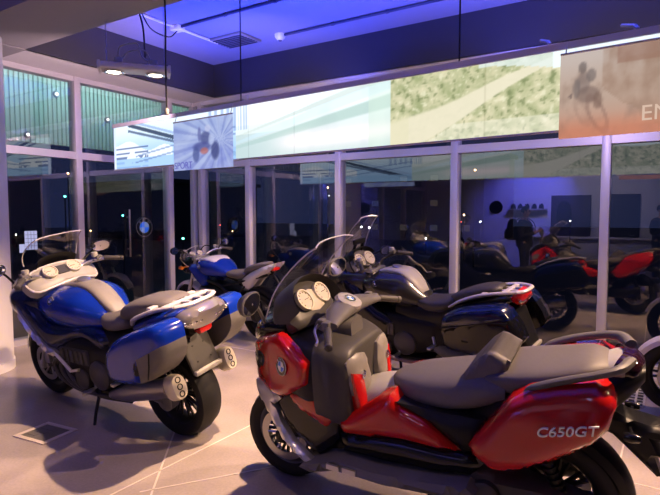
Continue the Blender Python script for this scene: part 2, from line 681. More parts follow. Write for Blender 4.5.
def windscreen(parent, base, top, side_back, cols=14, rows=10, thick=.004, name='windscreen'):
    """base/top: (x, z, half width); the flanks sweep back by side_back"""
    b = new()
    g = []
    for i in range(rows + 1):
        t = i / rows
        x = base[0] + (top[0] - base[0]) * t + .05 * math.sin(PI * t)
        z = base[1] + (top[1] - base[1]) * t
        hw = (base[2] * (1 - t) + top[2] * t) + .02 * math.sin(PI * t)
        row = []
        for j in range(cols + 1):
            s = -1 + 2 * j / cols
            corner = 1 - (.035 * max(0, (t - .8) / .2) ** 2) * abs(s) ** 4
            zz = base[1] + (z - base[1]) * corner
            row.append(V(x - side_back * (1 - .4 * t) * s * s, hw * s, zz))
        g.append(row)
    f = [[b.verts.new(p) for p in r] for r in g]
    k = [[b.verts.new(p + V(-thick, 0, 0)) for p in r] for r in g]
    for i in range(rows):
        for j in range(cols):
            b.faces.new((f[i][j], f[i][j + 1], f[i + 1][j + 1], f[i + 1][j]))
            b.faces.new((k[i][j], k[i + 1][j], k[i + 1][j + 1], k[i][j + 1]))
    w = build(name, b, M['shield'], parent, recalc=False)
    b = new()
    edge = [g[i][0] for i in range(rows + 1)] + [g[rows][j] for j in range(1, cols)] + [g[i][cols] for i in range(rows, -1, -1)]
    tube(b, [p + V(-thick / 2, 0, 0) for p in edge], .0042, 6)
    build('windscreen_edge', b, M['shield_edge'], w)
    return w


def mirror_part(parent, base, head, face, hw=.075, hh=.045, m=None):
    """stalk and housing; the glass is its sub-part"""
    b = new()
    base, head = Vector(base), Vector(head)
    mid = (base + head) / 2 + V(0, 0, .03)
    tube(b, [base, mid, head], .009, 8, 4)
    n = Vector(face).normalized()
    u = n.cross(V(0, 0, 1)).normalized()
    w = u.cross(n)
    rs = []
    for d, s in ((-.055, .25), (-.045, .6), (-.02, .92), (0, 1), (.004, .96)):
        rs.append([head + n * d + u * (math.cos(2 * PI * j / 20) * hw * s) + w * (sgnpow(math.sin(2 * PI * j / 20), .8) * hh * s) for j in range(20)])
    rings(b, rs)
    o = build('mirror', b, m or M['black_gloss'], parent)
    b = new()
    rs = [[head + n * d + u * (math.cos(2 * PI * j / 20) * hw * .88) + w * (sgnpow(math.sin(2 * PI * j / 20), .8) * hh * .86) for j in range(20)] for d in (.003, .006)]
    rings(b, rs)
    build('mirror_glass', b, M['mirror'], o)
    return o


def side_stand(parent, top, foot):
    b = new()
    tube(b, [top, (Vector(top) * .4 + Vector(foot) * .6) + V(.0, .01, 0), Vector(foot) + V(0, 0, .012)], [.014, .012, .011], 8, 3)
    f = Vector(foot)
    box(b, f + V(-.03, -.025, .0), f + V(.035, .035, .014), .004)
    return build('side_stand', b, M['black'], parent)


def fork(parent, top, bottom, y, m, r=.027):
    for s in (1, -1):
        b = new()
        t, o = V(top[0], s * y, top[1]), V(bottom[0], s * y, bottom[1])
        mid = t * .45 + o * .55
        tube(b, [t, mid], r * .8, 12)
        tube(b, [mid + (t - mid) * .02, o], [r, r], 12)
        box(b, o + V(-.03, -.02, -.03), o + V(.03, .02, .04), .008)
        # brake caliper
        box(b, o + V(-.13, -.022, .03), o + V(-.06, .018, .14), .012)
        build('fork_leg', b, m, parent)


def peg(parent, c, s):
    b = new()
    c = Vector(c)
    tube(b, [V(c.x + .03, c.y - s * .05, c.z + .06), V(c.x, c.y - s * .02, c.z), V(c.x, c.y, c.z)], .012, 8)
    box(b, V(c.x - .018, min(c.y, c.y + s * .09), c.z - .012), V(c.x + .018, max(c.y, c.y + s * .09), c.z + .01), .005)
    return build('footpeg', b, M['alloy'], parent)


def text_part(name, s, parent, loc, rot, size, m, shear=0, ext=.001, align='LEFT', bold=0.0):
    cu = bpy.data.curves.new(name, 'FONT')
    cu.body = s
    cu.size = size
    cu.shear = shear
    cu.extrude = ext
    cu.offset = bold
    cu.align_x = align
    cu.materials.append(m)
    tmp = bpy.data.objects.new(name + '_curve', cu)
    COL.objects.link(tmp)
    dg = bpy.context.evaluated_depsgraph_get()
    me = bpy.data.meshes.new_from_object(tmp.evaluated_get(dg))
    bpy.data.objects.remove(tmp)
    me.name = name
    o = bpy.data.objects.new(name, me)
    COL.objects.link(o)
    o.parent = parent
    o.location = loc
    o.rotation_euler = rot
    return o


def colored_grid(nu, nv, pos, colf, thick, nrm):
    """a thin picture sheet whose colours come from colf(u, v)"""
    b = new()
    lay = b.loops.layers.float_color.new('Col')
    g, k = [], []
    for j in range(nv + 1):
        g.append([b.verts.new(pos(i / nu, j / nv)) for i in range(nu + 1)])
        k.append([b.verts.new(pos(i / nu, j / nv) - nrm * thick) for i in range(nu + 1)])
    cs = [[(*colf(i / nu, j / nv), 1) for i in range(nu + 1)] for j in range(nv + 1)]

    def face(vs, ids):
        f = b.faces.new(vs)
        for l, (j, i) in zip(f.loops, ids):
            l[lay] = cs[j][i]
    for j in range(nv):
        for i in range(nu):
            ids = [(j, i), (j, i + 1), (j + 1, i + 1), (j + 1, i)]
            face([g[y][x] for y, x in ids], ids)
            ids = ids[::-1]
            face([k[y][x] for y, x in ids], ids)
    for j in range(nv):
        for i in (0, nu):
            ids = [(j, i), (j + 1, i), (j + 1, i), (j, i)]
            face([g[j][i], g[j + 1][i], k[j + 1][i], k[j][i]], ids)
    for i in range(nu):
        for j in (0, nv):
            ids = [(j, i), (j, i + 1), (j, i + 1), (j, i)]
            face([g[j][i], g[j][i + 1], k[j][i + 1], k[j][i]], ids)
    return b


# ================================================================== THE SETTING
XL, YB = -6.47, 6.04          # the two glazed walls
XR, YF = 5.5, -3.6
ZC, ZS = 3.77, 3.30           # ceiling and soffit heights

M['floor'] = mat('polished_stone_floor', (.36, .32, .29), .24, 0, 0, spec=.5)


def floor_nodes(m):
    nt = m.node_tree
    b = nt.nodes['Principled BSDF']
    tc = nt.nodes.new('ShaderNodeTexCoord')
    n1 = nt.nodes.new('ShaderNodeTexNoise')
    n1.inputs['Scale'].default_value = 1.3
    n1.inputs['Detail'].default_value = 8
    n2 = nt.nodes.new('ShaderNodeTexNoise')
    n2.inputs['Scale'].default_value = 60
    n2.inputs['Detail'].default_value = 4
    ad = nt.nodes.new('ShaderNodeMath')
    ad.operation = 'MULTIPLY_ADD'
    ad.inputs[1].default_value = .35
    r = nt.nodes.new('ShaderNodeValToRGB')
    r.color_ramp.elements[0].position = .45
    r.color_ramp.elements[0].color = (.27, .235, .215, 1)
    r.color_ramp.elements[1].position = .85
    r.color_ramp.elements[1].color = (.42, .36, .32, 1)
    nt.links.new(tc.outputs['Object'], n1.inputs['Vector'])
    nt.links.new(tc.outputs['Object'], n2.inputs['Vector'])
    nt.links.new(n2.outputs['Fac'], ad.inputs[0])
    nt.links.new(n1.outputs['Fac'], ad.inputs[2])
    nt.links.new(ad.outputs[0], r.inputs[0])
    nt.links.new(r.outputs[0], b.inputs['Base Color'])
    rr = nt.nodes.new('ShaderNodeMath')
    rr.operation = 'MULTIPLY_ADD'
    rr.inputs[1].default_value = .12
    rr.inputs[2].default_value = .18
    nt.links.new(n1.outputs['Fac'], rr.inputs[0])
    nt.links.new(rr.outputs[0], b.inputs['Roughness'])


floor_nodes(M['floor'])
M['joint'] = mat('pale_floor_joint', (.56, .49, .43), .4)
M['wall_white'] = noisy(mat('white_wall_paint', (.62, .60, .62), .6), 6, .04)
M['ceiling'] = noisy(mat('grey_ceiling_paint', (.24, .24, .27), .7), 6, .04)
M['fascia'] = noisy(mat('dark_grey_fascia_paint', (.030, .028, .034), .6), 6, .08)
M['beam'] = noisy(mat('grey_beam_paint', (.26, .245, .26), .6), 6, .06)
M['frame'] = mat('pale_window_frame', (.55, .52, .56), .4, .2)
M['pane'] = glass_mat('window_glass', (.86, .88, .92), 2.6, .07)
M['asphalt'] = noisy(mat('dark_asphalt', (.03, .03, .035), .7), 8, .3)

b = new()
box(b, (XL - .1, YF - .1, -.12), (XR + .1, YB + .1, 0))
floor = struct(build('floor', b, M['floor']))
b = new()
W_ = .0055
for p, q in (((-2.53, 5.95), (-2.58, .6)), ((-.18, 5.95), (-.24, 1.2)), ((-.24, 3.47), (5.4, 3.52)), ((-3.12, 2.74), (-2.30, 1.78)), ((-2.46, 1.86), (-2.0, 2.52)), ((-6.4, 4.55), (-2.545, 4.55)), ((-.30, 4.70), (5.4, 4.75)), ((-2.56, 1.05), (-.24, 1.2))):
    p, q = V(*p, 0), V(*q, 0)
    d = (q - p).normalized()
    s = V(-d.y, d.x, 0) * W_
    vs = [b.verts.new(v) for v in (p - s, q - s, q + s, p + s)] + [b.verts.new(v + V(0, 0, .0016)) for v in (p - s, q - s, q + s, p + s)]
    for f in ((0, 1, 2, 3), (4, 5, 6, 7), (0, 1, 5, 4), (1, 2, 6, 5), (2, 3, 7, 6), (3, 0, 4, 7)):
        b.faces.new([vs[i] for i in f])
struct(build('trim_floor_joints', b, M['joint']))

b = new()
box(b, (XL - .1, YF - .1, ZC), (XR + .1, YB + .1, ZC + .15))
struct(build('ceiling', b, M['ceiling']))
# dropped soffits along the glass with their dark fascias
b = new()
box(b, (XL - .1, YF, ZS), (-5.83, YB + .1, ZS + .03))
box(b, (-5.83, 5.88, ZS), (XR, YB + .1, ZS + .03))
struct(build('ceiling_soffit', b, M['wall_white']))
b = new()
box(b, (-5.85, YF, ZS + .0), (-5.80, 5.90, ZC))
box(b, (-5.85, 5.86, ZS + .0), (XR, 5.91, ZC))
struct(build('ceiling_fascia', b, M['fascia']))
b = new()
box(b, (-5.80, 2.42, ZS), (XR, 3.10, ZC))
box(b, (-6.47, 2.42, ZS - .012), (-5.80, 3.10, ZS))
struct(build('ceiling_beam', b, M['beam']))
# column
b = new()
lathe(b, [(0, .36), (.09, .36), (.092, .35), (ZS - .012, .35)], (-5.79, 2.47, 0), (0, 0, 1), 48)
struct(build('wall_column', b, M['wall_white']))
# closed walls behind the viewer
b = new()
box(b, (XL - .1, YF - .12, 0), (XR + .1, YF, ZC))
struct(build('wall_front', b, M['wall_white']))
b = new()
box(b, (XR, YF, 0), (XR + .12, YB + .1, ZC))
struct(build('wall_right', b, M['wall_white']))

# glazed walls
TR = 2.305


def glazed(name, axis, fixed, posts, lo, hi):
    """posts: positions along the wall; each post, rail and pane is a part"""
    b = new()

    def bx(bm, a0, a1, z0, z1, d0, d1, bev=0):
        if axis == 'x':
            box(bm, (a0, fixed + d0, z0), (a1, fixed + d1, z1), bev)
        else:
            box(bm, (fixed + d0, a0, z0), (fixed + d1, a1, z1), bev)
    sgn = -1 if axis == 'x' else 1
    inn, out = (-.05, .09) if axis == 'x' else (-.09, .05)
    bx(b, lo, hi, 0, .07, inn, out)
    bx(b, lo, hi, TR - .045, TR + .045, inn, out)
    bx(b, lo, hi, ZS - .06, ZS, inn, out)
    root = struct(build(name, b, M['frame']))
    for p in posts:
        b = new()
        bx(b, p - .042, p + .042, .0, ZS, inn - .012 if axis == 'x' else inn, out if axis == 'x' else out + .012, .004)
        struct(build('mullion', b, M['frame'], root))
    ps = sorted(posts)
    for a, c in zip(ps[:-1], ps[1:]):
        for z0, z1 in ((.06, TR - .04), (TR + .04, ZS - .05)):
            b = new()
            bx(b, a + .03, c - .03, z0, z1, .01, .02)
            struct(build('pane', b, M['pane'], root))
    return root


glazed('window_1', 'x', YB, [-6.43, -6.25 + .0, -5.27, -3.70, -2.115, -.547, 1.02, 2.59, 4.16, 5.45], XL, XR)
glazed('window_2', 'y', XL, [-3.55, -2.0, -.6, .95, 2.48, 4.06, 5.55], YF, YB)
b = new()
box(b, (XL + .05, 4.775, .95), (XL + .075, 4.80, 1.62), .005)
box(b, (XL, 4.778, 1.05), (XL + .06, 4.797, 1.075))
box(b, (XL, 4.778, 1.50), (XL + .06, 4.797, 1.525))
hd = build('door_handle', b, M['steel'], bpy.data.objects['window_2'])
struct(hd)

# ------------------------------------------------------------------ outside
b = new()
box(b, (-60, -20, -.3), (30, 70, -.13))
g = struct(build('ground_outside', b, M['asphalt']))

M['ribs'] = mat('pale_corrugated_metal', (.60, .66, .62), .45, .2)
b = new()
pts = []
n = 150
y0, y1 = 2.0, 12.5
for i in range(n):
    y = y0 + (y1 - y0) * i / n
    w = (y1 - y0) / n
    pts += [(y, -8.0), (y + w * .5, -8.0), (y + w * .55, -8.03), (y + w * .95, -8.03)]
prof_f = pts
A = [b.verts.new((x, y, 2.62)) for y, x in prof_f]
B = [b.verts.new((x, y, 3.95)) for y, x in prof_f]
A2 = [b.verts.new((-8.1, y, 2.62)) for y, x in prof_f]
B2 = [b.verts.new((-8.1, y, 3.95)) for y, x in prof_f]
for i in range(len(A) - 1):
    b.faces.new((A[i], A[i + 1], B[i + 1], B[i]))
    b.faces.new((A2[i], B2[i], B2[i + 1], A2[i + 1]))
    b.faces.new((A[i], A2[i], A2[i + 1], A[i + 1]))
    b.faces.new((B[i], B[i + 1], B2[i + 1], B2[i]))
can = build('entrance_canopy', b, M['ribs'], sharp=20)
tag(can, 'pale corrugated metal canopy fascia outside the left window, lit teal', 'canopy')
for y in (2.2, 12.3):
    b = new()
    rod(b, (-8.16, y, -.2), (-8.16, y, 3.9), .06, 12)
    build('canopy_post', b, M['steel'], can)
M['lamp_white'] = emis('white_lamp', (1, .95, .85), 5)
for y, z, in ((4.71, 3.39), (5.58, 3.13), (4.25, 2.72)):
    b = new()
    lathe(b, [(0, .05), (.02, .05), (.03, .042)], (-8.0, y, z), (1, 0, 0), 20)
    l_ = build('wall_light', b, M['steel'])
    tag(l_, {3.39: 'small round light highest on the corrugated canopy', 3.13: 'small round light on the corrugated canopy, right of the first mullion', 2.72: 'small round light at the lower edge of the corrugated canopy'}[z], 'light')
    b = new()
    lathe(b, [(.031, .022), (.034, .018)], (-8.0, y, z), (1, 0, 0), 16)
    build('lamp_lens', b, M['lamp_white'], l_)

# distant buildings with lit windows
M['night_wall'] = mat('dark_building_wall', (.03, .032, .045), .8)
M['lit_win'] = emis('warm_lit_window', (1, .8, .5), .04)
M['lit_win2'] = emis('cool_lit_window', (.6, .8, 1), .03)
rb = random.Random(3)
for (x, y, w, h, d, lab) in ((-30, 26, 9, 3.4, 8, 'low dark building far outside the left window with a few lit windows'),
                             (-14, 34, 10, 5.2, 7, 'dark building far outside the middle windows, few windows lit'),
                             (-34, 12, 7, 4.6, 10, 'dark building far outside the leftmost window')):
    b = new()
    box(b, (x - w / 2, y - d / 2, -.13), (x + w / 2, y + d / 2, h))
    bl = build('building', b, M['night_wall'])
    tag(bl, lab, 'building')
    b = new()
    box(b, (x - w / 2 - .2, y - d / 2 - .2, h), (x + w / 2 + .2, y + d / 2 + .2, h + .25))
    build('roof', b, M['asphalt'], bl)
    for i in range(5):
        if rb.random() < .55:
            continue
        for j in range(int(h / 1.6)):
            if rb.random() < .5:
                continue
            b = new()
            wx = x - w / 2 + (i + .5) * w / 5
            box(b, (wx - .22, y - d / 2 - .05, .5 + j * 1.5), (wx + .22, y - d / 2, .85 + j * 1.5))
            build('window', b, M['lit_win'] if rb.random() < .6 else M['lit_win2'], bl)
LC = {'w': emis('street_white', (1, .93, .8), 30), 'a': emis('street_amber', (1, .55, .2), 22), 'g': emis('street_green', (.1, 1, .6), 16), 'r': emis('street_red', (1, .08, .05), 14)}
lampm = []
rl = random.Random(11)
pole_me = {}
for i in range(34):
    x = rl.uniform(-34, -4)
    y = rl.uniform(9, 40) if x > -13 else rl.uniform(3, 40)
    if (x > -9.5 and y < 14):
        y += 8
    if any(abs(x - bx_) < w_ / 2 + .7 and abs(y - by_) < d_ / 2 + .7 for bx_, by_, w_, d_ in ((-30, 26, 9, 8), (-14, 34, 10, 7), (-34, 12, 7, 10))):
        x -= 11
        y += 5
    h = rl.choice([.6, .9, 1.2, 1.6, 2.2, 3.0])
    c = rl.choice('wwwwaaagr')
    p = empty('street_lamp', (x, y, -.13))
    tag(p, 'far-off lamp on a thin post, a speck of light in the dark outside the glass', 'lamp', 'distant lamps outside the windows')
    b = new()
    rod(b, (0, 0, 0), (0, 0, h), .025, 6)
    build('lamp_post', b, M['night_wall'], p)
    b = new()
    bmesh.ops.create_uvsphere(b, u_segments=8, v_segments=6, radius=.022 + .018 * rl.random(), matrix=Matrix.Translation((0, 0, h + .03)))
    build('lamp_head', b, LC[c], p)

# reflection of a blue sign built as a glowing disc at the door glass, paper notices on the left pane
sg = empty('sign_reflection', (XL - .02, 5.09, 1.36))
tag(sg, 'reflection of a blue round sign, built as a glowing disc at the glass door', 'sign')
b = new()
lathe(b, [(-.03, .15), (.008, .15), (.010, .145)], (0, 0, 0), (1, 0, 0), 36)
build('reflection_backing', b, M['black'], sg)
M['sign_blue'] = emis('reflected_sign_blue', (.03, .16, .9), .9)
M['sign_white'] = emis('reflected_sign_white', (.35, .45, .9), .6)
kb, kw = M['roundel_blue'], M['roundel_white']
rd = roundel(sg, (.011, 0, 0), (1, 0, 0), (0, 0, 1), .14, .004)
rd.data.materials[1] = M['sign_blue']
rd.data.materials[2] = M['sign_white']
M['paper'] = mat('white_paper', (.85, .84, .9), .7, 0, 0, emit=None)
M['glow_paper'] = emis('glowing_notice', (.62, .62, 1.0), .75)  # bluish glow put into plain paper in place of room light
b = new()
box(b, (XL + .0215, 3.355, 1.13), (XL + .026, 3.50, 1.355))
nt_ = build('notice', b, M['glow_paper'])
tag(nt_, 'self-glowing white paper notice with a printed grid on the leftmost pane', 'notice')
b = new()
for i in range(1, 4):
    box(b, (XL + .0262, 3.355 + i * .036 - .002, 1.135), (XL + .0275, 3.355 + i * .036 + .002, 1.35))
for i in range(1, 5):
    box(b, (XL + .0262, 3.36, 1.13 + i * .045 - .002), (XL + .0275, 3.495, 1.13 + i * .045 + .002))
build('grid_print', b, M['grey_plastic'], nt_)
b = new()
box(b, (XL + .0215, 3.29, 1.10), (XL + .026, 3.35, 1.20))
nt2 = build('notice', b, M['glow_paper'])
tag(nt2, 'small self-glowing white paper notice low beside the gridded one', 'notice')


# ------------------------------------------------------------------ the hanging picture screen
def lin(c):
    return tuple(x / 12.92 if x <= .04045 else ((x + .055) / 1.055) ** 2.4 for x in c)


def mixc(a, c, t):
    t = max(0, min(1, t))
    return tuple(x + (y - x) * t for x, y in zip(a, c))


def smooth(a, c, x):
    t = max(0, min(1, (x - a) / (c - a)))
    return t * t * (3 - 2 * t)


def fbm(x, y, s, o=4):
    r, a = 0, .5
    for i in range(o):
        r += a * mnoise.noise((x * s, y * s, 3.1 + i))
        s *= 2
        a *= .5
    return r


SX0, SX1, SZ0, SZ1 = -5.75, 1.1, 2.10, 2.60


def sy(x):
    return 4.1 - (x + 5.75) * .0794


def picture(u, t):
    X = SX0 + (SX1 - SX0) * u
    n = fbm(X, t * .5, 3)
    if X < -3.60:                                   # snow-white hall in perspective
        c = mixc((.66, .80, .97), (.90, .96, 1.0), smooth(.2, 1, t))
        # roof beams running to the right
        for a, e, w, col in ((1.02, .40, .045, (.22, .27, .38)), (.88, .34, .03, (.35, .42, .55)), (1.12, .50, .03, (.62, .72, .88))):
            yy = a + (e - a) * (X + 5.45) / 1.25
            if -5.45 < X and abs(t - yy) < w:
                c = mixc(c, col, .9)
        if t < .62 - .30 * (X + 5.75) / 1.3 + .08 * math.sin(X * 9) and X < -4.6:
            c = mixc(c, (.97, .98, 1.0), .8)
        if t < .52 and X < -5.05:
            row = (t * 9) % 1
            if row < .45 and n > -.25:
                c = mixc(c, (.30, .38, .58), .75)
        if t < .22:
            c = mixc(c, (.60, .76, .94), .8)
        # floor streaks
        for a in (.12, .26):
            yy = a + .22 * (X + 5.3)
            if abs(t - yy) < .018 and X > -5.3:
                c = mixc(c, (.40, .50, .70), .6)
        if X > -4.0 and t > .55 and ((X * 11) % 1 < .45):
            c = mixc(c, (.45, .55, .78), .5)
        if X < -5.70:
            c = (.85, .9, 1)
    elif X < -1.86:                                  # pale speed tunnel
        c = mixc((.80, .86, .86), (.94, .97, .98), smooth(.1, .9, t))
        if t > .62 and X < -2.7:
            c = (.96, .98, 1.0)
        f = (X + 3.6) / 1.75
        for a, e, w, col in ((.30, .98, .10, (.86, .94, .99)), (.22, .70, .10, (.70, .80, .78)), (.42, 1.1, .06, (.82, .87, .86))):
            yy = a + (e - a) * f
            ww = w * (.35 + f)
            c = mixc(c, col, (1 - smooth(.6 * ww, ww, abs(t - yy))) * .9)
        c = mixc(c, (1.0, .95, .97), math.exp(-((t - .20 - .05 * f) / .14) ** 2) * smooth(.2, .5, f))
        if X < -3.42 and t > .55 and ((X * 26) % 1 < .5):
            c = mixc(c, (.62, .72, .86), .7)
        if f < .45 and t < .45:
            c = mixc(c, (.66, .76, .78), .5 * (1 - smooth(.0, .45, f)))
        if X > -2.06:
            c = mixc(c, (.80, .88, .82), .5)
        c = mixc(c, (.55, .62, .66), max(0, n) * .3)
    else:                                            # hillside track
        n2 = fbm(X + 7, t * .6, 9)
        n3 = fbm(X - 3, t * .6, 22)
        c = mixc((.52, .56, .36), (.80, .77, .62), .5 + 1.6 * n2)
        c = mixc(c, (.30, .36, .18), smooth(.08, .3, n3) * .7)
        c = mixc(c, (.90, .88, .76), smooth(.10, .35, -n3) * .6)
        f = (X + 1.86) / 1.25
        mid = .02 + .95 * max(0, f) ** 1.05
        wid = .30 * (1 - min(1, f)) ** 1.2 + .035
        road = 1 - smooth(.75 * wid, wid, abs(t - mid + .02 * math.sin(X * 8)))
        c = mixc(c, (.84, .81, .70), road * .95)
        if t < mid - wid and t < .22:
            c = mixc(c, (.88, .87, .80), .5)
        if X > -1.15 and t > .86 + .10 * math.sin(X * 4):
            c = mixc(c, (.80, .86, .86), .8)
        if X > -.66 and t > .80:
            c = (.88, .95, .97)
        if X < -1.70 and t < .5:
            c = mixc(c, (.80, .78, .62), .4)
    if X > -1.86:
        c = mixc(c, (.95, .94, .88), .22)
    k = .06 * (1 if ((X + 5.75) % .58) < .006 else 0)
    return lin(tuple(max(0, x - k) for x in c))


scr = empty('picture_screen', ((SX0 + SX1) / 2, sy((SX0 + SX1) / 2), SZ0))
tag(scr, 'long glowing picture screen hanging in front of the windows', 'screen')
o0 = scr.location.copy()
sn = V(-.0794, -1, 0).normalized()


def spos(u, t, off=0.0):
    x = SX0 + (SX1 - SX0) * u
    return V(x, sy(x), SZ0 + (SZ1 - SZ0) * t) - o0 + sn * off


M['picture'] = picture_mat('screen_picture', 1.25)
build('picture', colored_grid(640, 52, spos, picture, .012, sn), M['picture'], scr, recalc=True)
b = new()
M['screen_frame'] = mat('grey_screen_frame', (.55, .52, .60), .5)
for z0, z1, dy in ((SZ1, SZ1 + .045, .02), (SZ0 - .012, SZ0, .012)):
    vs = []
    for x in (SX0 - .01, SX1):
        for d in (-dy, dy):
            for z in (z0, z1):
                vs.append(b.verts.new(V(x, sy(x), z) - o0 + sn * (d - .006)))
    for f in ((0, 1, 3, 2), (4, 5, 7, 6), (0, 1, 5, 4), (2, 3, 7, 6), (0, 2, 6, 4), (1, 3, 7, 5)):
        b.faces.new([vs[i] for i in f])
build('screen_frame', b, M['screen_frame'], scr)
for x in (-3.53, -1.30, .8):
    b = new()
    p = V(x, sy(x) + .006, SZ1 + .04) - o0
    rod(b, p, V(p.x, p.y, (ZC if not 2.42 < sy(x) < 3.1 else ZS) - o0.z), .006, 6)
    build('hanger_rod', b, M['rope'], scr)
for x in (-.68, -.19):
    b = new()
    p = V(x, sy(x), SZ1 + .05) - o0
    tube(b, [p, p + V(-.02, .03, .03), p + V(-.10, .22, .10)], [.010, .012, .012], 6)
    build('bracket', b, M['silver'], scr)


# see-through print panels hung in front of it
def poster_sport(u, t):
    c = mixc((.50, .54, .86), (.62, .70, .90), t)
    n = fbm(u * 2, t * 2, 2)
    c = mixc(c, (.75, .80, .95), .5 + n)
    # perspective streaks to the right
    ang = math.atan2(t - .55, .8 - u)
    c = mixc(c, (.40, .44, .74), .30 * smooth(.2, .7, math.sin(ang * 22)))
    c = mixc(c, (.80, .86, .97), .4 * smooth(.4, .9, math.sin(ang * 13 + 1)))
    # generic leaning rider on a machine
    for cx, cy, rx, ry, col in ((.56, .62, .09, .13, (.28, .30, .52)), (.60, .80, .05, .07, (.80, .82, .95)), (.50, .45, .16, .10, (.30, .32, .58)), (.54, .36, .07, .07, (.80, .45, .40)), (.72, .35, .07, .19, (.22, .24, .46)), (.40, .30, .06, .16, (.30, .34, .58)), (.66, .58, .05, .12, (.75, .80, .95)), (.46, .70, .03, .15, (.40, .42, .66))):
        d = ((u - cx) / rx) ** 2 + ((t - cy) / ry) ** 2
        c = mixc(c, col, .7 * (1 - smooth(.4, 1.4, d)))
    return lin(c)


def poster_en(u, t):
    u = u * 1.85
    c = mixc((.80, .58, .49), (.77, .67, .61), smooth(0, .5, t))
    c = mixc(c, (.80, .74, .71), smooth(.5, 1, t))
    n = fbm(u * 3, t * 2, 2)
    c = mixc(c, (.60, .50, .45), max(0, n) * 1.4)
    if u > .45 and t > .55 - .9 * (u - .45) + .1 * n:
        c = mixc(c, (.66, .54, .47), .5 + n)
    if u > .45 and t > .80 and u > .58:
        c = mixc(c, (.60, .44, .38), .5)
    for cx, cy, rx, ry, col in ((.24, .82, .045, .07, (.40, .36, .36)), (.25, .64, .07, .13, (.52, .46, .45)), (.33, .72, .05, .08, (.44, .40, .40)), (.18, .58, .04, .12, (.46, .42, .42)), (.30, .50, .12, .10, (.48, .40, .38)), (.40, .42, .05, .10, (.50, .40, .36)), (.12, .50, .02, .03, (.40, .34, .34))):
        d = ((u - cx) / rx) ** 2 + ((t - cy) / ry) ** 2
        c = mixc(c, col, (1 - smooth(.5, 1.4, d)) * .6)
    for cx, cy, r in ((.40, .26, .20), (.24, .30, .14)):
        d = math.hypot((u - cx + .35 * (t - cy)) * 2.6, (t - cy))
        c = mixc(c, (.50, .39, .36), (1 - smooth(.02, .07, abs(d - r))) * (.38 if r > .15 else .18))
    c = mixc(c, (.84, .50, .38), .5 * (1 - smooth(.05, .3, t)))
    return lin(c)


for nm, x0, x1, z0, z1, off, fn, lab, txt in (
        ('print_panel', -4.50, -3.58, 2.02, 2.525, .06, poster_sport, 'violet-blue see-through print panel reading SPORT before the screen', ('SPORT', .012, .018, .10, (.42, .42, .78))),
        ('print_panel', -.60, .40, 2.035, 2.55, .06, poster_en, 'sandy orange see-through print panel with rider and EN lettering', ('EN', .445, .07, .125, (.90, .78, .70)))):
    r = empty(nm, (x0, sy(x0), z0))
    tag(r, lab, 'print panel')

    def pp(u, t, x0=x0, x1=x1, z0=z0, z1=z1, off=off):
        x = x0 + (x1 - x0) * u
        return V(x, sy(x), z0 + (z1 - z0) * t) - V(x0, sy(x0), z0) + sn * off
    build('print', colored_grid(90, 50, pp, fn, .004, sn), picture_mat('print_film', .95, .10), r)
    b = new()
    rod(b, pp(0, 1.0) + V(0, 0, .006), pp(1, 1.0) + V(0, 0, .006), .007, 8)
    for u in (.03, .97):
        rod(b, pp(u, 1.0) + V(0, 0, .006), pp(u, 1.0) + V(0, off - .024, SZ1 + .03 - z1), .004, 6)
    build('hanging_bar', b, M['screen_frame'], r)
    tp = pp(txt[1], 0) + V(0, 0, txt[2]) + sn * .003
    text_part('lettering', txt[0], r, tp, (PI / 2, 0, math.atan(-.0794)), txt[3], emis('lettering_glow', lin(txt[4]), .9), 0, .0015)

# ------------------------------------------------------------------ ceiling services
lf = empty('hanging_floodlight', (-4.18, 3.22, 2.86), (0, 0, math.atan2(.41, .33)))
tag(lf, 'hanging twin floodlight bar with two lit round lamps and looped cable', 'light')
b = new()
box(b, (-.30, -.11, 0), (.30, .11, .055), .015)
for x in (-.3, .3):
    box(b, (x - .012, -.115, -.012), (x + .012, .115, .06), .004)
build('light_body', b, M['rack'], lf)
M['flood'] = emis('lit_flood_lamp', (1, .92, .75), 9)
for x in (-.18, .18):
    b = new()
    lathe(b, [(0, .088), (-.018, .092), (-.022, .08), (-.006, .05)], (x, 0, 0), (0, 0, 1), 28)
    fr_ = build('lamp_reflector', b, M['chrome'], lf)
    b = new()
    lathe(b, [(-.010, .052), (-.016, .06), (-.020, .035)], (x, 0, 0), (0, 0, 1), 24)
    build('lamp_lens', b, M['flood'], fr_)
for x in (-.14, .16):
    b = new()
    box(b, (x - .035, -.03, .055), (x + .035, .03, .12), .008)
    build('junction_box', b, M['pale_plastic'], lf)
b = new()
tube(b, [(-.14, 0, .12), (-.12, 0, .22), (.02, .03, .27), (.06, .02, .16), (.12, 0, .10)], .007, 6, 6)
build('cable', b, M['pale_plastic'], lf)
b = new()
tube(b, [(-.10, 0, .12), (-.05, 0, .18), (.08, -.02, .20), (.14, 0, .12)], .006, 6, 6)
build('cable', b, M['pale_plastic'], lf)
for x in (-.24, .26):
    b = new()
    rod(b, (x, 0, .055), (x, 0, (ZC if x > 0 else ZC) - 2.86), .0035, 6)
    build('suspension_wire', b, M['steel'], lf)

M['conduit'] = mat('grey_conduit', (.70, .70, .74), .4)
M['conduit_dark'] = mat('dark_conduit', (.04, .04, .06), .5)
cz = ZC - .02


def conduit(pts, m, lab):
    b = new()
    tube(b, pts, .016, 8)
    for i in range(len(pts) - 1):
        p, q = Vector(pts[i]), Vector(pts[i + 1])
        L = (q - p).length
        d = (q - p).normalized()
        for j in range(1, int(L / .7) + 1):
            c = p + d * (j * .7)
            rod(b, c - d * .015, c + d * .015, .022, 8)
    o = build('ceiling_conduit', b, m)
    tag(o, lab, 'conduit')


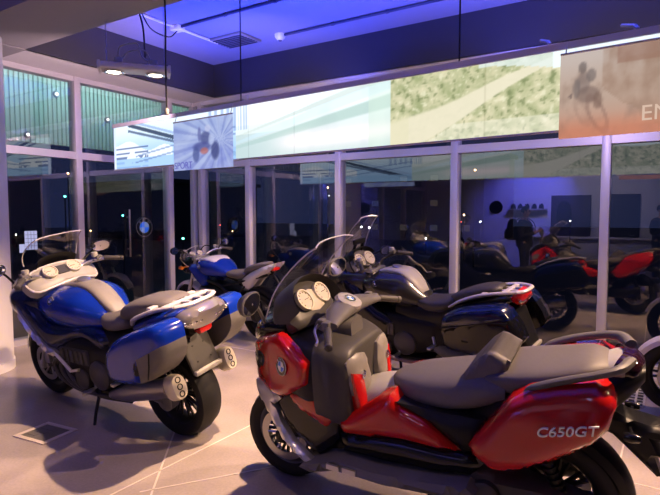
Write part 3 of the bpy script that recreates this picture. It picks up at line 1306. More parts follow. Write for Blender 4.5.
conduit([(-4.97, 3.12, cz), (-4.97, 5.10, cz)], M['conduit'], 'pale conduit crossing the blue ceiling toward the windows')
conduit([(-4.90, 4.43, cz), (2.5, 4.43, cz)], M['conduit_dark'], 'dark conduit branching right from the ceiling junction box')
conduit([(-4.05, 5.31, cz), (2.5, 5.31, cz)], M['conduit_dark'], 'dark conduit running right from the ceiling detector')
b = new()
box(b, (-5.03, 4.37, ZC - .06), (-4.89, 4.49, ZC), .012)
jb = build('junction_box', b, M['conduit'])
tag(jb, 'square junction box where two ceiling conduits meet', 'junction box')
b = new()
lathe(b, [(0, .065), (-.03, .065), (-.05, .055), (-.075, .03)], (-4.12, 5.31, ZC), (0, 0, 1), 28)
dt = build('smoke_detector', b, M['conduit'])
tag(dt, 'round white detector on the blue ceiling', 'detector')
b = new()
lathe(b, [(-.070, .034), (-.082, .02)], (-4.12, 5.31, ZC), (0, 0, 1), 20)
build('detector_lens', b, M['lens'], dt)
b = new()
box(b, (-4.98, 4.95, ZC - .03), (-4.45, 5.35, ZC), .006)
M['vent'] = mat('tan_vent_metal', (.20, .18, .16), .5)
vt = build('ceiling_vent', b, M['vent'])
tag(vt, 'grey-brown rectangular vent on the ceiling near the corner', 'vent')
b = new()
for i in range(7):
    box(b, (-4.95, 4.99 + i * .05, ZC - .038), (-4.48, 5.01 + i * .05, ZC - .03))
build('vent_slats', b, M['fascia'], vt)
b = new()
tube(b, [(-4.97, 4.43, ZC - .06), (-4.97, 4.30, ZC - .16), (-4.8, 3.9, ZC - .20), (-4.45, 3.45, ZC - .12), (-4.16, 3.30, 3.3), (-4.12, 3.29, 3.0)], .008, 6, 6)
cb = build('drop_cable', b, M['rope'])
tag(cb, 'black cable sagging from the ceiling junction box to the floodlight', 'cable')
dc = empty('hanging_cable', (-3.27, 2.80, ZS))
tag(dc, 'black cable hanging straight down from the beam past the floodlight', 'cable')
b = new()
tube(b, [(0, 0, 0), (.004, 0, -.3), (-.003, 0, -.6), (0, 0, -.93)], .007, 6, 5)
build('cord', b, M['rope'], dc)
b = new()
lathe(b, [(-.93, .01), (-.94, .016), (-.965, .018), (-.98, .01)], (0, 0, 0), (0, 0, 1), 14)
build('plug', b, M['pale_plastic'], dc)
b = new()
tube(b, [(-1.9, 3.4, ZC - .02), (-1.7, 3.6, ZC - .12), (-1.3, 3.9, ZC - .10), (-1.0, 4.41, ZC - .02)], .012, 6, 6)
cb = build('drop_cable', b, M['conduit'])
tag(cb, 'pale cable looping under the ceiling right of centre', 'cable')

# ------------------------------------------------------------------ floor fittings
fo = empty('floor_box', (-3.70, 2.02, 0), (0, 0, .12))
tag(fo, 'square floor box with pale metal rim beside the blue tourer', 'floor box')
b = new()
for (a, c) in (((-.16, -.14), (.16, -.105)), ((-.16, .105), (.16, .14)), ((-.16, -.105), (-.125, .105)), ((.125, -.105), (.16, .105))):
    box(b, (*a, 0), (*c, .007), .002)
build('rim', b, M['joint'], fo)
b = new()
box(b, (-.124, -.104, 0), (.124, .104, .004))
for i in range(3):
    box(b, (-.10, -.07 + i * .055, .004), (-.02 + .03 * i, -.04 + i * .055, .006))
build('lid', b, M['grey_plastic'], fo)
fg = empty('floor_grille', (-.27, 5.22, 0), (0, 0, 0))
tag(fg, 'pale metal floor grille behind the red scooter tail', 'grille')
b = new()
for i in range(6):
    box(b, (-.15 + i * .06 - .008, -.32, .0), (-.15 + i * .06 + .008, .32, .008))
for i in range(9):
    box(b, (-.158, -.32 + i * .08 - .008, .0), (.158, -.32 + i * .08 + .008, .008))
build('bars', b, M['rack'], fg)
b = new()
box(b, (-.155, -.318, 0), (.155, .318, .002))
build('tray', b, M['black'], fg)

# ------------------------------------------------------------------ the room behind, seen in the glass
M['panel_dark'] = mat('dark_display_panel', (.05, .04, .05), .6)
M['panel_darker'] = mat('darker_display_oval', (.015, .013, .018), .6)
M['counter'] = mat('pale_counter', (.40, .38, .42), .5)
ck = empty('wall_clock', (-4.26, YF, 1.74))
tag(ck, 'round dark-rimmed wall clock reflected in the glass', 'clock')
b = new()
lathe(b, [(0, .19), (.03, .19), (.035, .15), (.02, .145)], (0, 0, 0), (0, 1, 0), 36)
build('clock_rim', b, M['black'], ck)
b = new()
lathe(b, [(.0, .146), (.016, .145)], (0, 0, 0), (0, 1, 0), 30)
build('clock_face', b, M['counter'], ck)
b = new()
box(b, (-.006, .018, 0), (.006, .024, .11))
box(b, (0, .018, -.006), (.08, .024, .006))
build('clock_hands', b, M['black'], ck)
b = new()
box(b, (-2.75, YF, .95), (-1.75, YF + .05, 2.05), .01)
dp = struct(build('trim_display_panel', b, M['panel_dark']))
b = new()
rs = [[V(-2.42 + r * .20 * sgnpow(math.cos(2 * PI * i / 28), .8), YF + y, 1.5 + r * .40 * sgnpow(math.sin(2 * PI * i / 28), .8)) for i in range(28)] for y, r in ((.05, 1), (.09, .92), (.10, .7))]
rings(b, rs)
build('oval_inset', b, M['panel_darker'], dp)
b = new()
box(b, (-1.50, YF, 0), (-.62, YF + .04, 2.06), .006)
d1 = struct(build('door_1', b, M['panel_darker']))
b = new()
rod(b, (-.72, YF + .04, 1.0), (-.72, YF + .09, 1.0), .012)
rod(b, (-.72, YF + .09, 1.0), (-.84, YF + .09, 1.0), .012)
build('door_handle', b, M['steel'], d1)
b = new()
box(b, (-3.9, YF, 1.66), (-2.85, YF + .22, 1.69), .004)
sh = build('wall_shelf', b, M['counter'])
tag(sh, 'pale wall shelf in blue light, reflected in the glass', 'shelf')
for i in range(5):
    x = -3.75 + i * .19
    b = new()
    body(b, [(x - .07, 1.70, .03, .02, .012), (x - .04, 1.72, .07, .09, .028), (x + .02, 1.72, .08, .115, .028), (x + .06, 1.71, .06, .07, .02)], 16, 3)
    for v in b.verts:
        v.co.y += YF + .11
    hc = build('cap', b, M['panel_darker'])
    tag(hc, 'dark cap on the blue-lit wall shelf', 'cap', 'caps on the wall shelf')
ct = empty('counter', (-1.6, -2.7, 0))
tag(ct, 'long pale counter reflected low in the right-hand glass', 'counter')
b = new()
box(b, (-1.65, -.25, 0), (1.65, .25, .92), .01)
build('counter_body', b, M['counter'], ct)
b = new()
box(b, (-1.7, -.3, .92), (1.7, .3, .96), .008)
build('counter_top', b, M['rack'], ct)


# ================================================================== MOTORCYCLES
def interp(tab):
    def f(x):
        if x <= tab[0][0]:
            return tab[0][1]
        for (a, p), (c, q) in zip(tab[:-1], tab[1:]):
            if x <= c:
                return p + (q - p) * (x - a) / (c - a)
        return tab[-1][1]
    return f


def frame_back(o, tilt):
    """a face looking backwards and up; u to the left side, v up along the face"""
    t = math.radians(tilt)
    return (Vector(o), V(0, 1, 0), V(math.sin(t), 0, math.cos(t)), V(-math.cos(t), 0, math.sin(t)))


def fpt(fr, u, v, n=0.0):
    return fr[0] + fr[1] * u + fr[2] * v + fr[3] * n


def silencer(parent, p, q, r, m, cap, holes=3):
    b = new()
    p, q = Vector(p), Vector(q)
    d = (q - p)
    tube(b, [p, p + d * .12, p + d * .3, p + d * .9], [r * .45, r * .7, r * 1.0, r * 1.05], 20, flat=1.15)
    s = build('silencer', b, m, parent)
    b = new()
    n = d.normalized()
    u = n.cross(V(0, 0, 1)).normalized()
    w = u.cross(n)
    e = p + d * .9
    rs = []
    for a, k in ((0, 1.06), (.02, 1.14), (.075, 1.10), (.095, 1.0)):
        rs.append([e + n * a + u * (r * k * .86 * sgnpow(math.cos(2 * PI * i / 24), .8)) + w * (r * k * 1.32 * sgnpow(math.sin(2 * PI * i / 24), .8)) for i in range(24)])
    rings(b, rs)
    build('silencer_cap', b, cap, s)
    for i in range(holes):
        b = new()
        c = e + n * .094 + w * (r * .8 * (i - (holes - 1) / 2)) + u * 0
        lathe(b, [(0, r * .36), (.004, r * .36), (.004, r * .26), (-.0, r * .24)], c, n, 16)
        build('tailpipe', b, M['black'], s)
    return s


def tourer(name, pos, yaw, lean, S, label, cat):
    root = empty(name, (pos[0], pos[1], 0), (-math.radians(lean), 0, math.radians(yaw)))
    tag(root, label, cat)
    WF, WR = S['front'], S['rear']
    wheel(root, 'front_wheel', WF, .30, .30, .125, .215, 10, M['wheel'])
    wheel(root, 'rear_wheel', WR, .315, .315, .19, .215, 10, M['wheel'], discs=(-1,))
    mudguard(root, 'front_mudguard', WF, .30, .335, 15, 175, .075, S['paint2'])
    fork(root, (WF - .33, .92), (WF, .30), .10, M['alloy'], .026)
    # engine
    b = new()
    body(b, [(WR + .30, .50, .10, .14, .10), (WR + .45, .50, .19, .17, .17), (.85, .50, .22, .20, .24), (1.10, .52, .22, .2, .24), (1.28, .56, .16, .14, .16)], 20, 3, 4)
    eng = build('engine', b, M['black'], root)
    for s in (1, -1):
        b = new()
        lathe(b, [(0, .115), (.035, .112), (.05, .09), (.055, .05)], (.68, s * .19, .42), (0, s, 0), 28)
        lathe(b, [(0, .085), (.03, .082), (.042, .06)], (.90, s * .20, .36), (0, s, 0), 24)
        box(b, (.78, s * .19, .48), (1.14, s * .235, .60), .015)
        for i in range(5):
            box(b, (.82 + i * .06, s * .23, .49), (.845 + i * .06, s * .245, .59), .004)
        build('engine_cover', b, M['rail'], eng)
        for i in range(3):
            b = new()
            x = 1.0 + i * .09
            tube(b, [(x, s * .19, .50), (x + .07, s * .225, .42), (x - .02, s * .215, .30), (x - .25, s * .19, .235), (.42, s * .17, .25)], .019, 10, 6)
            build('exhaust_header', b, M['brown'] if S.get('brown') else M['rail'], eng)
    b = new()
    body(b, [(.45, .26, .08, .03, .03), (.6, .245, .17, .05, .05), (1.0, .25, .19, .06, .06), (1.22, .31, .12, .07, .07)], 16, 3, 3)
    build('belly_pan', b, M['black'], root)
    # swingarm and final drive
    b = new()
    tube(b, [(.50, .10, .44), (.30, .13, .36), (WR, .125, .315)], [.045, .05, .055], 12, 4)
    lathe(b, [(.085, .07), (.16, .075), (.175, .05)], (WR, 0, .315), (0, 1, 0), 24)
    build('swingarm', b, M['grey_plastic'], root)
    # frame infill under the seat
    b = new()
    body(b, [(-.18, .84, .07, .06, .05), (.05, .78, .11, .07, .10), (.35, .68, .15, .10, .16), (.62, .66, .17, .12, .17), (.80, .68, .15, .1, .15)], 18, 3, 3)
    build('subframe_cover', b, M['black'], root)
    # nose and side fairing
    b = new()
    body(b, S['nose'], 24, 4, 2.6)
    build('nose_fairing', b, S['paint2'], root)
    hl = frame_back((S['nose'][-1][0] - .06, 0, S['nose'][-1][1]), 0)
    b = new()
    N_ = S['nose'][-2]
    body(b, [(N_[0] - .02, N_[1] - .02, N_[2] * .75, N_[3] * .5, N_[4] * .6), (N_[0] + .05, N_[1] - .02, N_[2] * .7, N_[3] * .45, N_[4] * .55), (N_[0] + .085, N_[1] - .02, N_[2] * .45, N_[3] * .25, N_[4] * .3)], 20, 3, 2.6)
    build('headlight', b, M['lens'], root)
    yb = interp(S['fair_y'])
    panel('side_fairing', S['fairing'], lambda u, v: yb(u) - .06 + .14 * max(0, v - .45) * 0, .05, .07, .10, S['paint3'], root, k=3)
    for s in (1, -1):
        if 'blade' in S:
            b = new()
            sheet(b, S['blade'], puff(lambda u, v: yb(u) + .0, .02, .03), lambda u, v: yb(u) - .04, side(s), .03, 3)
            build('fairing_blade', b, M['silver'], root)
        if 'trim' in S:
            b = new()
            tube(b, [(x, s * (yb(x) - .01), z) for x, z in S['trim']], .013, 8)
            build('fairing_trim', b, M['can_cap'], root)
    # tank
    b = new()
    body(b, S['tank'], 28, 4, 2.4)
    tk = build('fuel_tank', b, S['paint'], root)
    b = new()
    body(b, S['cover'], 24, 4, 2.8)
    build('tank_cover', b, S['cover_m'], tk)
    b = new()
    c = S['cap']
    lathe(b, [(-.01, .05), (.010, .05), (.016, .038)], c, (-.25, 0, 1), 24)
    build('filler_cap', b, M['alloy'], tk)
    for s in (1, -1):
        roundel(tk, (S['badge'][0], s * S['badge'][1], S['badge'][2]), (-.05, s * .8, .45), (0, 0, 1), .032)
    # seats
    for nm, key in (('rider_seat', 'rseat'), ('passenger_seat', 'pseat')):
        b = new()
        body(b, S[key], 22, 4, 2.7)
        build(nm, b, S['seat'], root)
    # tail
    b = new()
    body(b, S['tail'], 20, 4, 2.6)
    tl = build('tail_unit', b, S['paint'], root)
    fr = frame_back(S['lamp'][0], S['lamp'][1])
    ol = [(-.5, .1), (-.35, .5), (0, .62), (.35, .5), (.5, .1), (.38, -.35), (.12, -.5), (-.12, -.5), (-.38, -.35)]
    lw, lh = S['lamp'][2], S['lamp'][3]
    ol = [(u * lw, v * lh) for u, v in ol]
    b = sheet(new(), ol, puff(lambda u, v: -.7 * u * u, .03, .03), lambda u, v: -.05 - .7 * u * u, fr, .02, 3)
    tlm = build('tail_lamp', b, S['lamp_m'], root)
    if S['lamp_m'] is not M['red_lens']:
        b = sheet(new(), [(-.05, -.85 * lh), (-.055, -.45 * lh), (.055, -.45 * lh), (.05, -.85 * lh)], puff(.005, .02, .02), -.04, fr, .02, 2)
        build('brake_lens', b, M['red_lens'], tlm)
    for s in (1, -1):
        b = new()
        for i in range(4):
            p = fpt(fr, s * (.06 + .035 * i) * lw / .36, .05 * lh, .022 - .7 * ((.06 + .035 * i) * lw / .36) ** 2)
            bmesh.ops.create_uvsphere(b, u_segments=10, v_segments=6, radius=.014, matrix=Matrix.Translation(p))
        build('lamp_bulb', b, M['chrome'], tlm)
    # rack with grab rails
    b = new()
    R = S['rack']
    for s in (1, -1):
        tube(b, [(x, s * y, z) for x, y, z in R], [.014] + [.021] * (len(R) - 2) + [.018], 10, 4, flat=.7)
    e = R[-1]
    tube(b, [(e[0], e[1], e[2]), (e[0] - .05, e[1] * .6, e[2] + .003), (e[0] - .06, 0, e[2] + .004), (e[0] - .05, -e[1] * .6, e[2] + .003), (e[0], -e[1], e[2])], .019, 10, 4, flat=.7)
    for x, z in S['rungs']:
        yy = R[len(R) // 2][1] * .97
        box(b, (x - .022, -yy, z - .010), (x + .022, yy, z + .010), .006)
    for y in (-.05, .05):
        p, q = S['rungs'][0], S['rungs'][-1]
        tube(b, [(p[0], y, p[1] + .004), (q[0] - .1, y, q[1] + .008)], .014, 8, flat=.6)
    build('luggage_rack', b, M['rack'], root)
    # number plate carrier
    fr = frame_back(S['plate'][0], S['plate'][1])
    pw, ph = S.get('plate_w', .095), S['plate'][2]
    b = sheet(new(), [(-pw, -ph), (-pw, ph * .9), (-pw * .7, ph), (pw * .7, ph), (pw, ph * .9), (pw, -ph)], puff(.006, .006, .012), -.012, fr, .03)
    pl = build('plate_holder', b, S.get('plate_m', M['grey_plastic']), root)
    for u, v in ((-.4, .62), (.4, .62), (-.4, .25), (.4, .25), (-.5, -.5), (.5, -.5)):
        b = new()
        p = fpt(fr, u * pw, v * ph, .010)
        lathe(b, [(0, .007), (.004, .006)], p, fr[3], 10)
        build('bolt', b, M['black'], pl)
    b = new()
    p = fpt(fr, 0, -ph * .95, .0)
    box(b, p - V(.025, pw, .012), p + V(.012, pw, .02), .006)
    build('reflector_bar', b, M['pale_plastic'], pl)
    b = new()
    tube(b, [fpt(fr, 0, ph * .8, -.012), fpt(fr, 0, ph * 1.1, -.06), (S['lamp'][0][0] + .15, 0, S['lamp'][0][2] - .08)], .03, 8)
    build('plate_bracket', b, M['black'], pl)
    # panniers
    for s in (1, -1):
        P = S['pannier']
        b = sheet(new(), P['o'], puff(lambda u, v: P['y'] - .05 - .10 * max(0, -.05 - u) * P.get('taper', 1), .05, .06), lambda u, v: P['yi'], side(s), .03, 2, 0, P['mif'], P['split'])
        pn = build('pannier', b, P['m'], root, 60)
        b = sheet(new(), P['latch'], puff(lambda u, v: P['y'] - .006 - .10 * max(0, -.05 - u) * P.get('taper', 1), .012, .015), lambda u, v: P['y'] - .04, side(s), .02)
        build('pannier_latch', b, M['black'], pn)
        b = new()
        tube(b, [(x, s * (P['y'] + .002 - .10 * max(0, -.05 - x)), z) for x, z in P['seam']], .005, 6)
        build('pannier_seam', b, M['black'], pn)
    # silencers
    for s in S['cans']:
        p, q = S['can']
        silencer(root, (p[0], s * p[1], p[2]), (q[0], s * q[1], q[2]), S['can_r'], M['steel'], M['can_cap'] if S['cap3'] else M['black'], 3)
    # cockpit
    D = S['dash']
    fr = frame_back(D['o'], D['tilt'])
    b = sheet(new(), D['out'], puff(lambda u, v: .02 - .5 * u * u, .02, .03), lambda u, v: -.05 - .5 * u * u, fr, .03, 2)
    ds = build('dashboard', b, D['m'], root)
    b = new()
    tube(b, [fpt(fr, u, v, .022 - .5 * u * u) for u, v in D['out']], .009, 8, 3, True)
    build('dashboard_rim', b, M['rack'] if D.get('rim') else M['black'], ds)
    for (u, v, r) in D['dials']:
        gauge(ds, 'gauge', fpt(fr, u, v, .05), fr[3], r, M['dial'], M['can_cap'])
    u0, u1, v0, v1 = D['lcd']
    b = sheet(new(), [(u0, v0), (u0, v1), (u1, v1), (u1, v0)], .048, .02, fr, .04)
    build('display', b, M['dial_dark'] if D.get('rim') else M['dial'], ds)
    b = new()
    H_ = D['hood']
    rs = []
    for i in range(15):
        a = PI * i / 14
        u = math.cos(a) * H_[0]
        v = H_[1] + math.sin(a) * H_[2]
        p = fpt(fr, u, v, .0)
        rs.append([p + fr[3] * .085 + V(0, 0, .0), p + fr[3] * .03 + V(0, 0, .018), p - fr[3] * .10 + V(0, 0, .012), p - fr[3] * .12 - V(0, 0, .03), p - V(0, 0, .012)])
    rings(b, rs)
    build('dash_hood', b, M['black'], ds)
    windscreen(root, *S['screen'])
    if 'screen_mount' in S:
        b = new()
        for s in (1, -1):
            tube(b, [(S['screen_mount'][0], s * .07, S['screen_mount'][1]), (S['screen_mount'][2], s * .06, S['screen_mount'][3])], .016, 8)
        box(b, (S['screen_mount'][2] - .01, -.09, S['screen_mount'][3] - .02), (S['screen_mount'][2] + .02, .09, S['screen_mount'][3] + .03), .008)
        build('screen_mount', b, M['black'], root)
    handlebar(root, S['bar'], r=.015, m=S.get('bar_m'))
    # top clamp with ignition, reservoirs and clutter of the steering head
    b = new()
    c = S['bar'][0]
    box(b, (c[0] - .04, -.12, c[2] - .05), (c[0] + .06, .12, c[2] - .015), .012)
    for y in (-.075, .075):
        lathe(b, [(-.02, .024), (.012, .024), (.018, .016)], (c[0] + .02, y, c[2]), (0, 0, 1), 14)
    build('top_clamp', b, M['alloy'], root)
    for s in (1, -1):
        b = new()
        q = Vector(S['bar'][-2])
        lathe(b, [(0, .024), (.03, .027), (.04, .024)], (q.x + .06, s * (q.y - .06), q.z + .02), (0, 0, 1), 14)
        build('fluid_reservoir', b, M['pale_plastic'], root)
        b = new()
        tube(b, [(q.x + .04, s * (q.y - .08), q.z), (q.x + .12, s * (q.y - .16), q.z - .05), (c[0] + .08, s * .12, c[2] - .12), (c[0] + .02, s * .14, c[2] - .25)], .007, 6, 5)
        build('brake_hose', b, M['black'], root)
        mirror_part(root, (S['mir'][0][0], s * S['mir'][0][1], S['mir'][0][2]), (S['mir'][1][0], s * S['mir'][1][1], S['mir'][1][2]), (-1, -s * .18, -.12), .085, .05)
        peg(root, (.72, s * .26, .33), s)
        peg(root, (.36, s * .25, .46), s)
    side_stand(root, (.78, .16, .30), S['stand'])
    return root


# ---- the blue tourer nearest the column
TA = dict(
    front=1.67, rear=.07, paint=M['blue'], paint2=M['blue_dark'], paint3=M['blue_dark'], seat=M['seat'],
    nose=[(1.25, .92, .20, .12, .15), (1.42, .93, .27, .11, .17), (1.62, .92, .27, .12, .17), (1.78, .89, .20, .13, .15), (1.90, .86, .10, .08, .09)],
    fair_y=[(.55, .21), (.9, .25), (1.15, .28), (1.45, .30), (1.65, .27), (1.8, .2)],
    fairing=[(1.66, .98), (1.42, .96), (1.25, .80), (1.12, .76), (.96, .78), (.80, .79), (.62, .74), (.56, .67), (.66, .60), (.80, .68), (.97, .64), (1.18, .56), (1.30, .62), (1.50, .80), (1.70, .88)],
    blade=[(1.54, .90), (1.45, .83), (1.33, .69), (1.21, .60), (1.12, .55), (1.16, .53), (1.26, .575), (1.38, .68), (1.51, .83)],
    trim=[(1.14, .56), (.99, .42), (.90, .44)],
    tank=[(1.42, .90, .15, .06, .10), (1.34, .90, .22, .10, .14), (1.18, .89, .255, .14, .18), (1.0, .88, .26, .165, .17), (.84, .86, .23, .16, .15), (.70, .82, .15, .10, .10), (.62, .79, .07, .04, .05)],
    cover=[(1.26, 1.0, .05, .02, .04), (1.14, 1.02, .075, .035, .05), (.98, 1.032, .085, .04, .06), (.82, .995, .085, .05, .06), (.70, .915, .08, .045, .06), (.60, .84, .06, .03, .05)],
    cover_m=M['mid_plastic'], cap=(1.0, 0, 1.072), badge=(1.10, .235, .965),
    rseat=[(.80, .82, .06, .03, .04), (.70, .815, .12, .055, .06), (.58, .81, .175, .06, .07), (.46, .83, .185, .06, .07), (.38, .84, .16, .05, .06), (.34, .85, .10, .03, .04)],
    pseat=[(.46, .87, .08, .03, .05), (.40, .90, .15, .06, .07), (.28, .94, .175, .065, .07), (.14, .97, .17, .06, .06), (.0, .985, .14, .05, .05), (-.06, .985, .08, .03, .03)],
    tail=[(.30, .80, .14, .05, .07), (.12, .86, .17, .06, .09), (-.06, .91, .19, .06, .09), (-.18, .94, .19, .05, .07), (-.25, .95, .16, .04, .06)],
    lamp=((-.285, 0, .915), -22, .40, .135), lamp_m=M['lens'],
    rack=[(.26, .165, .85), (.20, .195, .90), (.10, .205, .945), (-.05, .20, .995), (-.20, .17, 1.02)],
    rungs=[(.02, .995), (-.12, 1.015)],
    plate=((-.17, 0, .67), 24, .145), plate_w=.118, plate_m=M['rail'],
    pannier=dict(o=[(.27, .74), (.18, .82), (.06, .88), (-.12, .945), (-.22, .97), (-.285, .945), (-.30, .86), (-.30, .78), (-.24, .69), (-.12, .60), (.05, .545), (.23, .53), (.29, .60)], y=.42, yi=.20,
                 mif=lambda u, v: 1 if (u < -.07 + .11 * max(0, .75 - v) and v < .75 - (u + .07) * .50) else 0, split=[(-.052, .585), (-.07, .75), (-.17, .80), (-.28, .855)], m=[M['blue'], M['grey_plastic']],
                 latch=[(-.02, .63), (-.06, .64), (-.07, .74), (-.03, .735)], seam=[(-.15, .63), (-.175, .72), (-.19, .805)], taper=1.0),
    cans=(1, -1), can=((.60, .20, .28), (-.20, .235, .51)), can_r=.058, cap3=True,
    dash=dict(o=(1.29, 0, 1.095), tilt=48, out=[(-.285, -.03), (-.27, .06), (-.12, .105), (.12, .105), (.27, .06), (.285, -.03), (.24, -.10), (.10, -.10), (-.10, -.085), (-.24, -.10)], m=M['pale_plastic'], rim=True,
              dials=[(.10, .02, .055), (-.10, .02, .055)], lcd=(-.045, .045, -.02, .06), hood=(.16, .10, .06)),
    screen=((1.46, 1.21, .22), (1.25, 1.425, .19), .05),
    bar=[(1.24, .0, 1.07), (1.27, .10, 1.08), (1.29, .20, 1.13), (1.20, .35, 1.15), (1.12, .43, 1.135)], bar_m=M['alloy'],
    mir=((1.50, .26, 1.06), (1.38, .44, 1.23)), stand=(.74, .30, .03))
tourer('touring_motorcycle', (-2.80, 2.60), 180, 10, TA, 'blue touring motorcycle with clear tail lamp and pale rack by the column', 'motorcycle')

# ---- the graphite tourer behind the scooter
TC = dict(
    front=1.51, rear=.0, paint=M['graphite'], paint2=M['graphite'], paint3=M['black_gloss'], seat=M['seat_black'], brown=True,
    nose=[(1.10, .92, .18, .12, .15), (1.28, .95, .24, .11, .17), (1.46, .94, .23, .12, .17), (1.60, .90, .17, .13, .15), (1.70, .87, .08, .07, .08)],
    fair_y=[(.4, .20), (.75, .24), (1.0, .27), (1.3, .27), (1.5, .23), (1.65, .16)],
    fairing=[(1.52, .98), (1.28, .98), (1.12, .84), (.98, .72), (.86, .66), (.78, .58), (.84, .44), (.98, .36), (1.14, .40), (1.24, .56), (1.38, .74), (1.56, .86)],
    tank=[(1.22, .92, .12, .06, .10), (1.12, .92, .20, .10, .14), (.98, .90, .235, .15, .17), (.82, .89, .24, .165, .16), (.70, .87, .22, .16, .15), (.58, .81, .15, .09, .09), (.50, .78, .07, .04, .05)],
    cover=[(1.06, 1.0, .06, .03, .05), (.96, 1.03, .10, .035, .05), (.84, 1.048, .115, .03, .06), (.72, 1.025, .115, .035, .06), (.62, .93, .10, .05, .06), (.55, .85, .06, .03, .05)],
    cover_m=M['pale_plastic'], cap=(.84, 0, 1.075), badge=(.95, .22, .96),
    rseat=[(.66, .79, .06, .04, .04), (.58, .79, .13, .045, .06), (.45, .78, .17, .05, .07), (.32, .79, .18, .06, .07), (.24, .82, .16, .05, .06), (.19, .84, .10, .03, .04)],
    pseat=[(.26, .85, .08, .03, .05), (.18, .87, .14, .05, .06), (.06, .91, .15, .055, .06), (-.06, .945, .14, .05, .05), (-.15, .96, .11, .04, .04), (-.19, .965, .06, .02, .02)],
    tail=[(.20, .78, .12, .05, .07), (.02, .83, .13, .05, .07), (-.14, .87, .13, .05, .06), (-.26, .90, .11, .035, .04), (-.32, .92, .06, .02, .03)],
    lamp=((-.345, 0, .90), -28, .24, .12), lamp_m=M['red_lens'],
    rack=[(.24, .16, .80), (.12, .175, .87), (-.04, .175, .93), (-.22, .165, .965), (-.33, .13, .975)],
    rungs=[(-.08, .945), (-.24, .965)],
    plate=((-.36, 0, .66), 20, .17), plate_w=.12, plate_m=M['black'],
    pannier=dict(o=[(.20, .76), (.13, .82), (.02, .86), (-.16, .895), (-.29, .90), (-.37, .82), (-.45, .66), (-.36, .58), (-.15, .52), (.10, .50), (.20, .56)], y=.42, yi=.19,
                 mif=lambda u, v: 0 if v > .74 - .22 * u else 1, split=[(.19, .698), (.0, .74), (-.18, .78), (-.36, .819)], m=[M['blue_dark'], M['black_gloss']],
                 latch=[(.02, .60), (-.06, .60), (-.07, .63), (.01, .635)], seam=[(.19, .70), (.0, .745), (-.20, .79), (-.36, .81)], taper=1.0),
    cans=(-1,), can=((.50, .20, .27), (-.25, .28, .42)), can_r=.062, cap3=False,
    dash=dict(o=(1.26, 0, 1.08), tilt=30, out=[(-.16, -.08), (-.18, .02), (-.13, .11), (0, .14), (.13, .11), (.18, .02), (.16, -.08), (0, -.10)], m=M['grey_plastic'],
              dials=[(.078, .025, .068), (-.078, .025, .068)], lcd=(-.04, .04, -.075, -.04), hood=(.165, .06, .09)),
    screen=((1.46, 1.10, .19), (1.18, 1.55, .145), .07), screen_mount=(1.36, 1.08, 1.27, 1.30),
    bar=[(1.10, .0, 1.07), (1.12, .10, 1.08), (1.12, .20, 1.11), (1.02, .33, 1.14), (.95, .40, 1.12)],
    mir=((1.40, .22, 1.05), (1.24, .40, 1.14)), stand=(.68, .27, .03))
tourer('touring_motorcycle', (-1.28, 4.56), 172, 8, TC, 'graphite touring motorcycle with dark blue panniers and tall screen behind the red scooter', 'motorcycle')


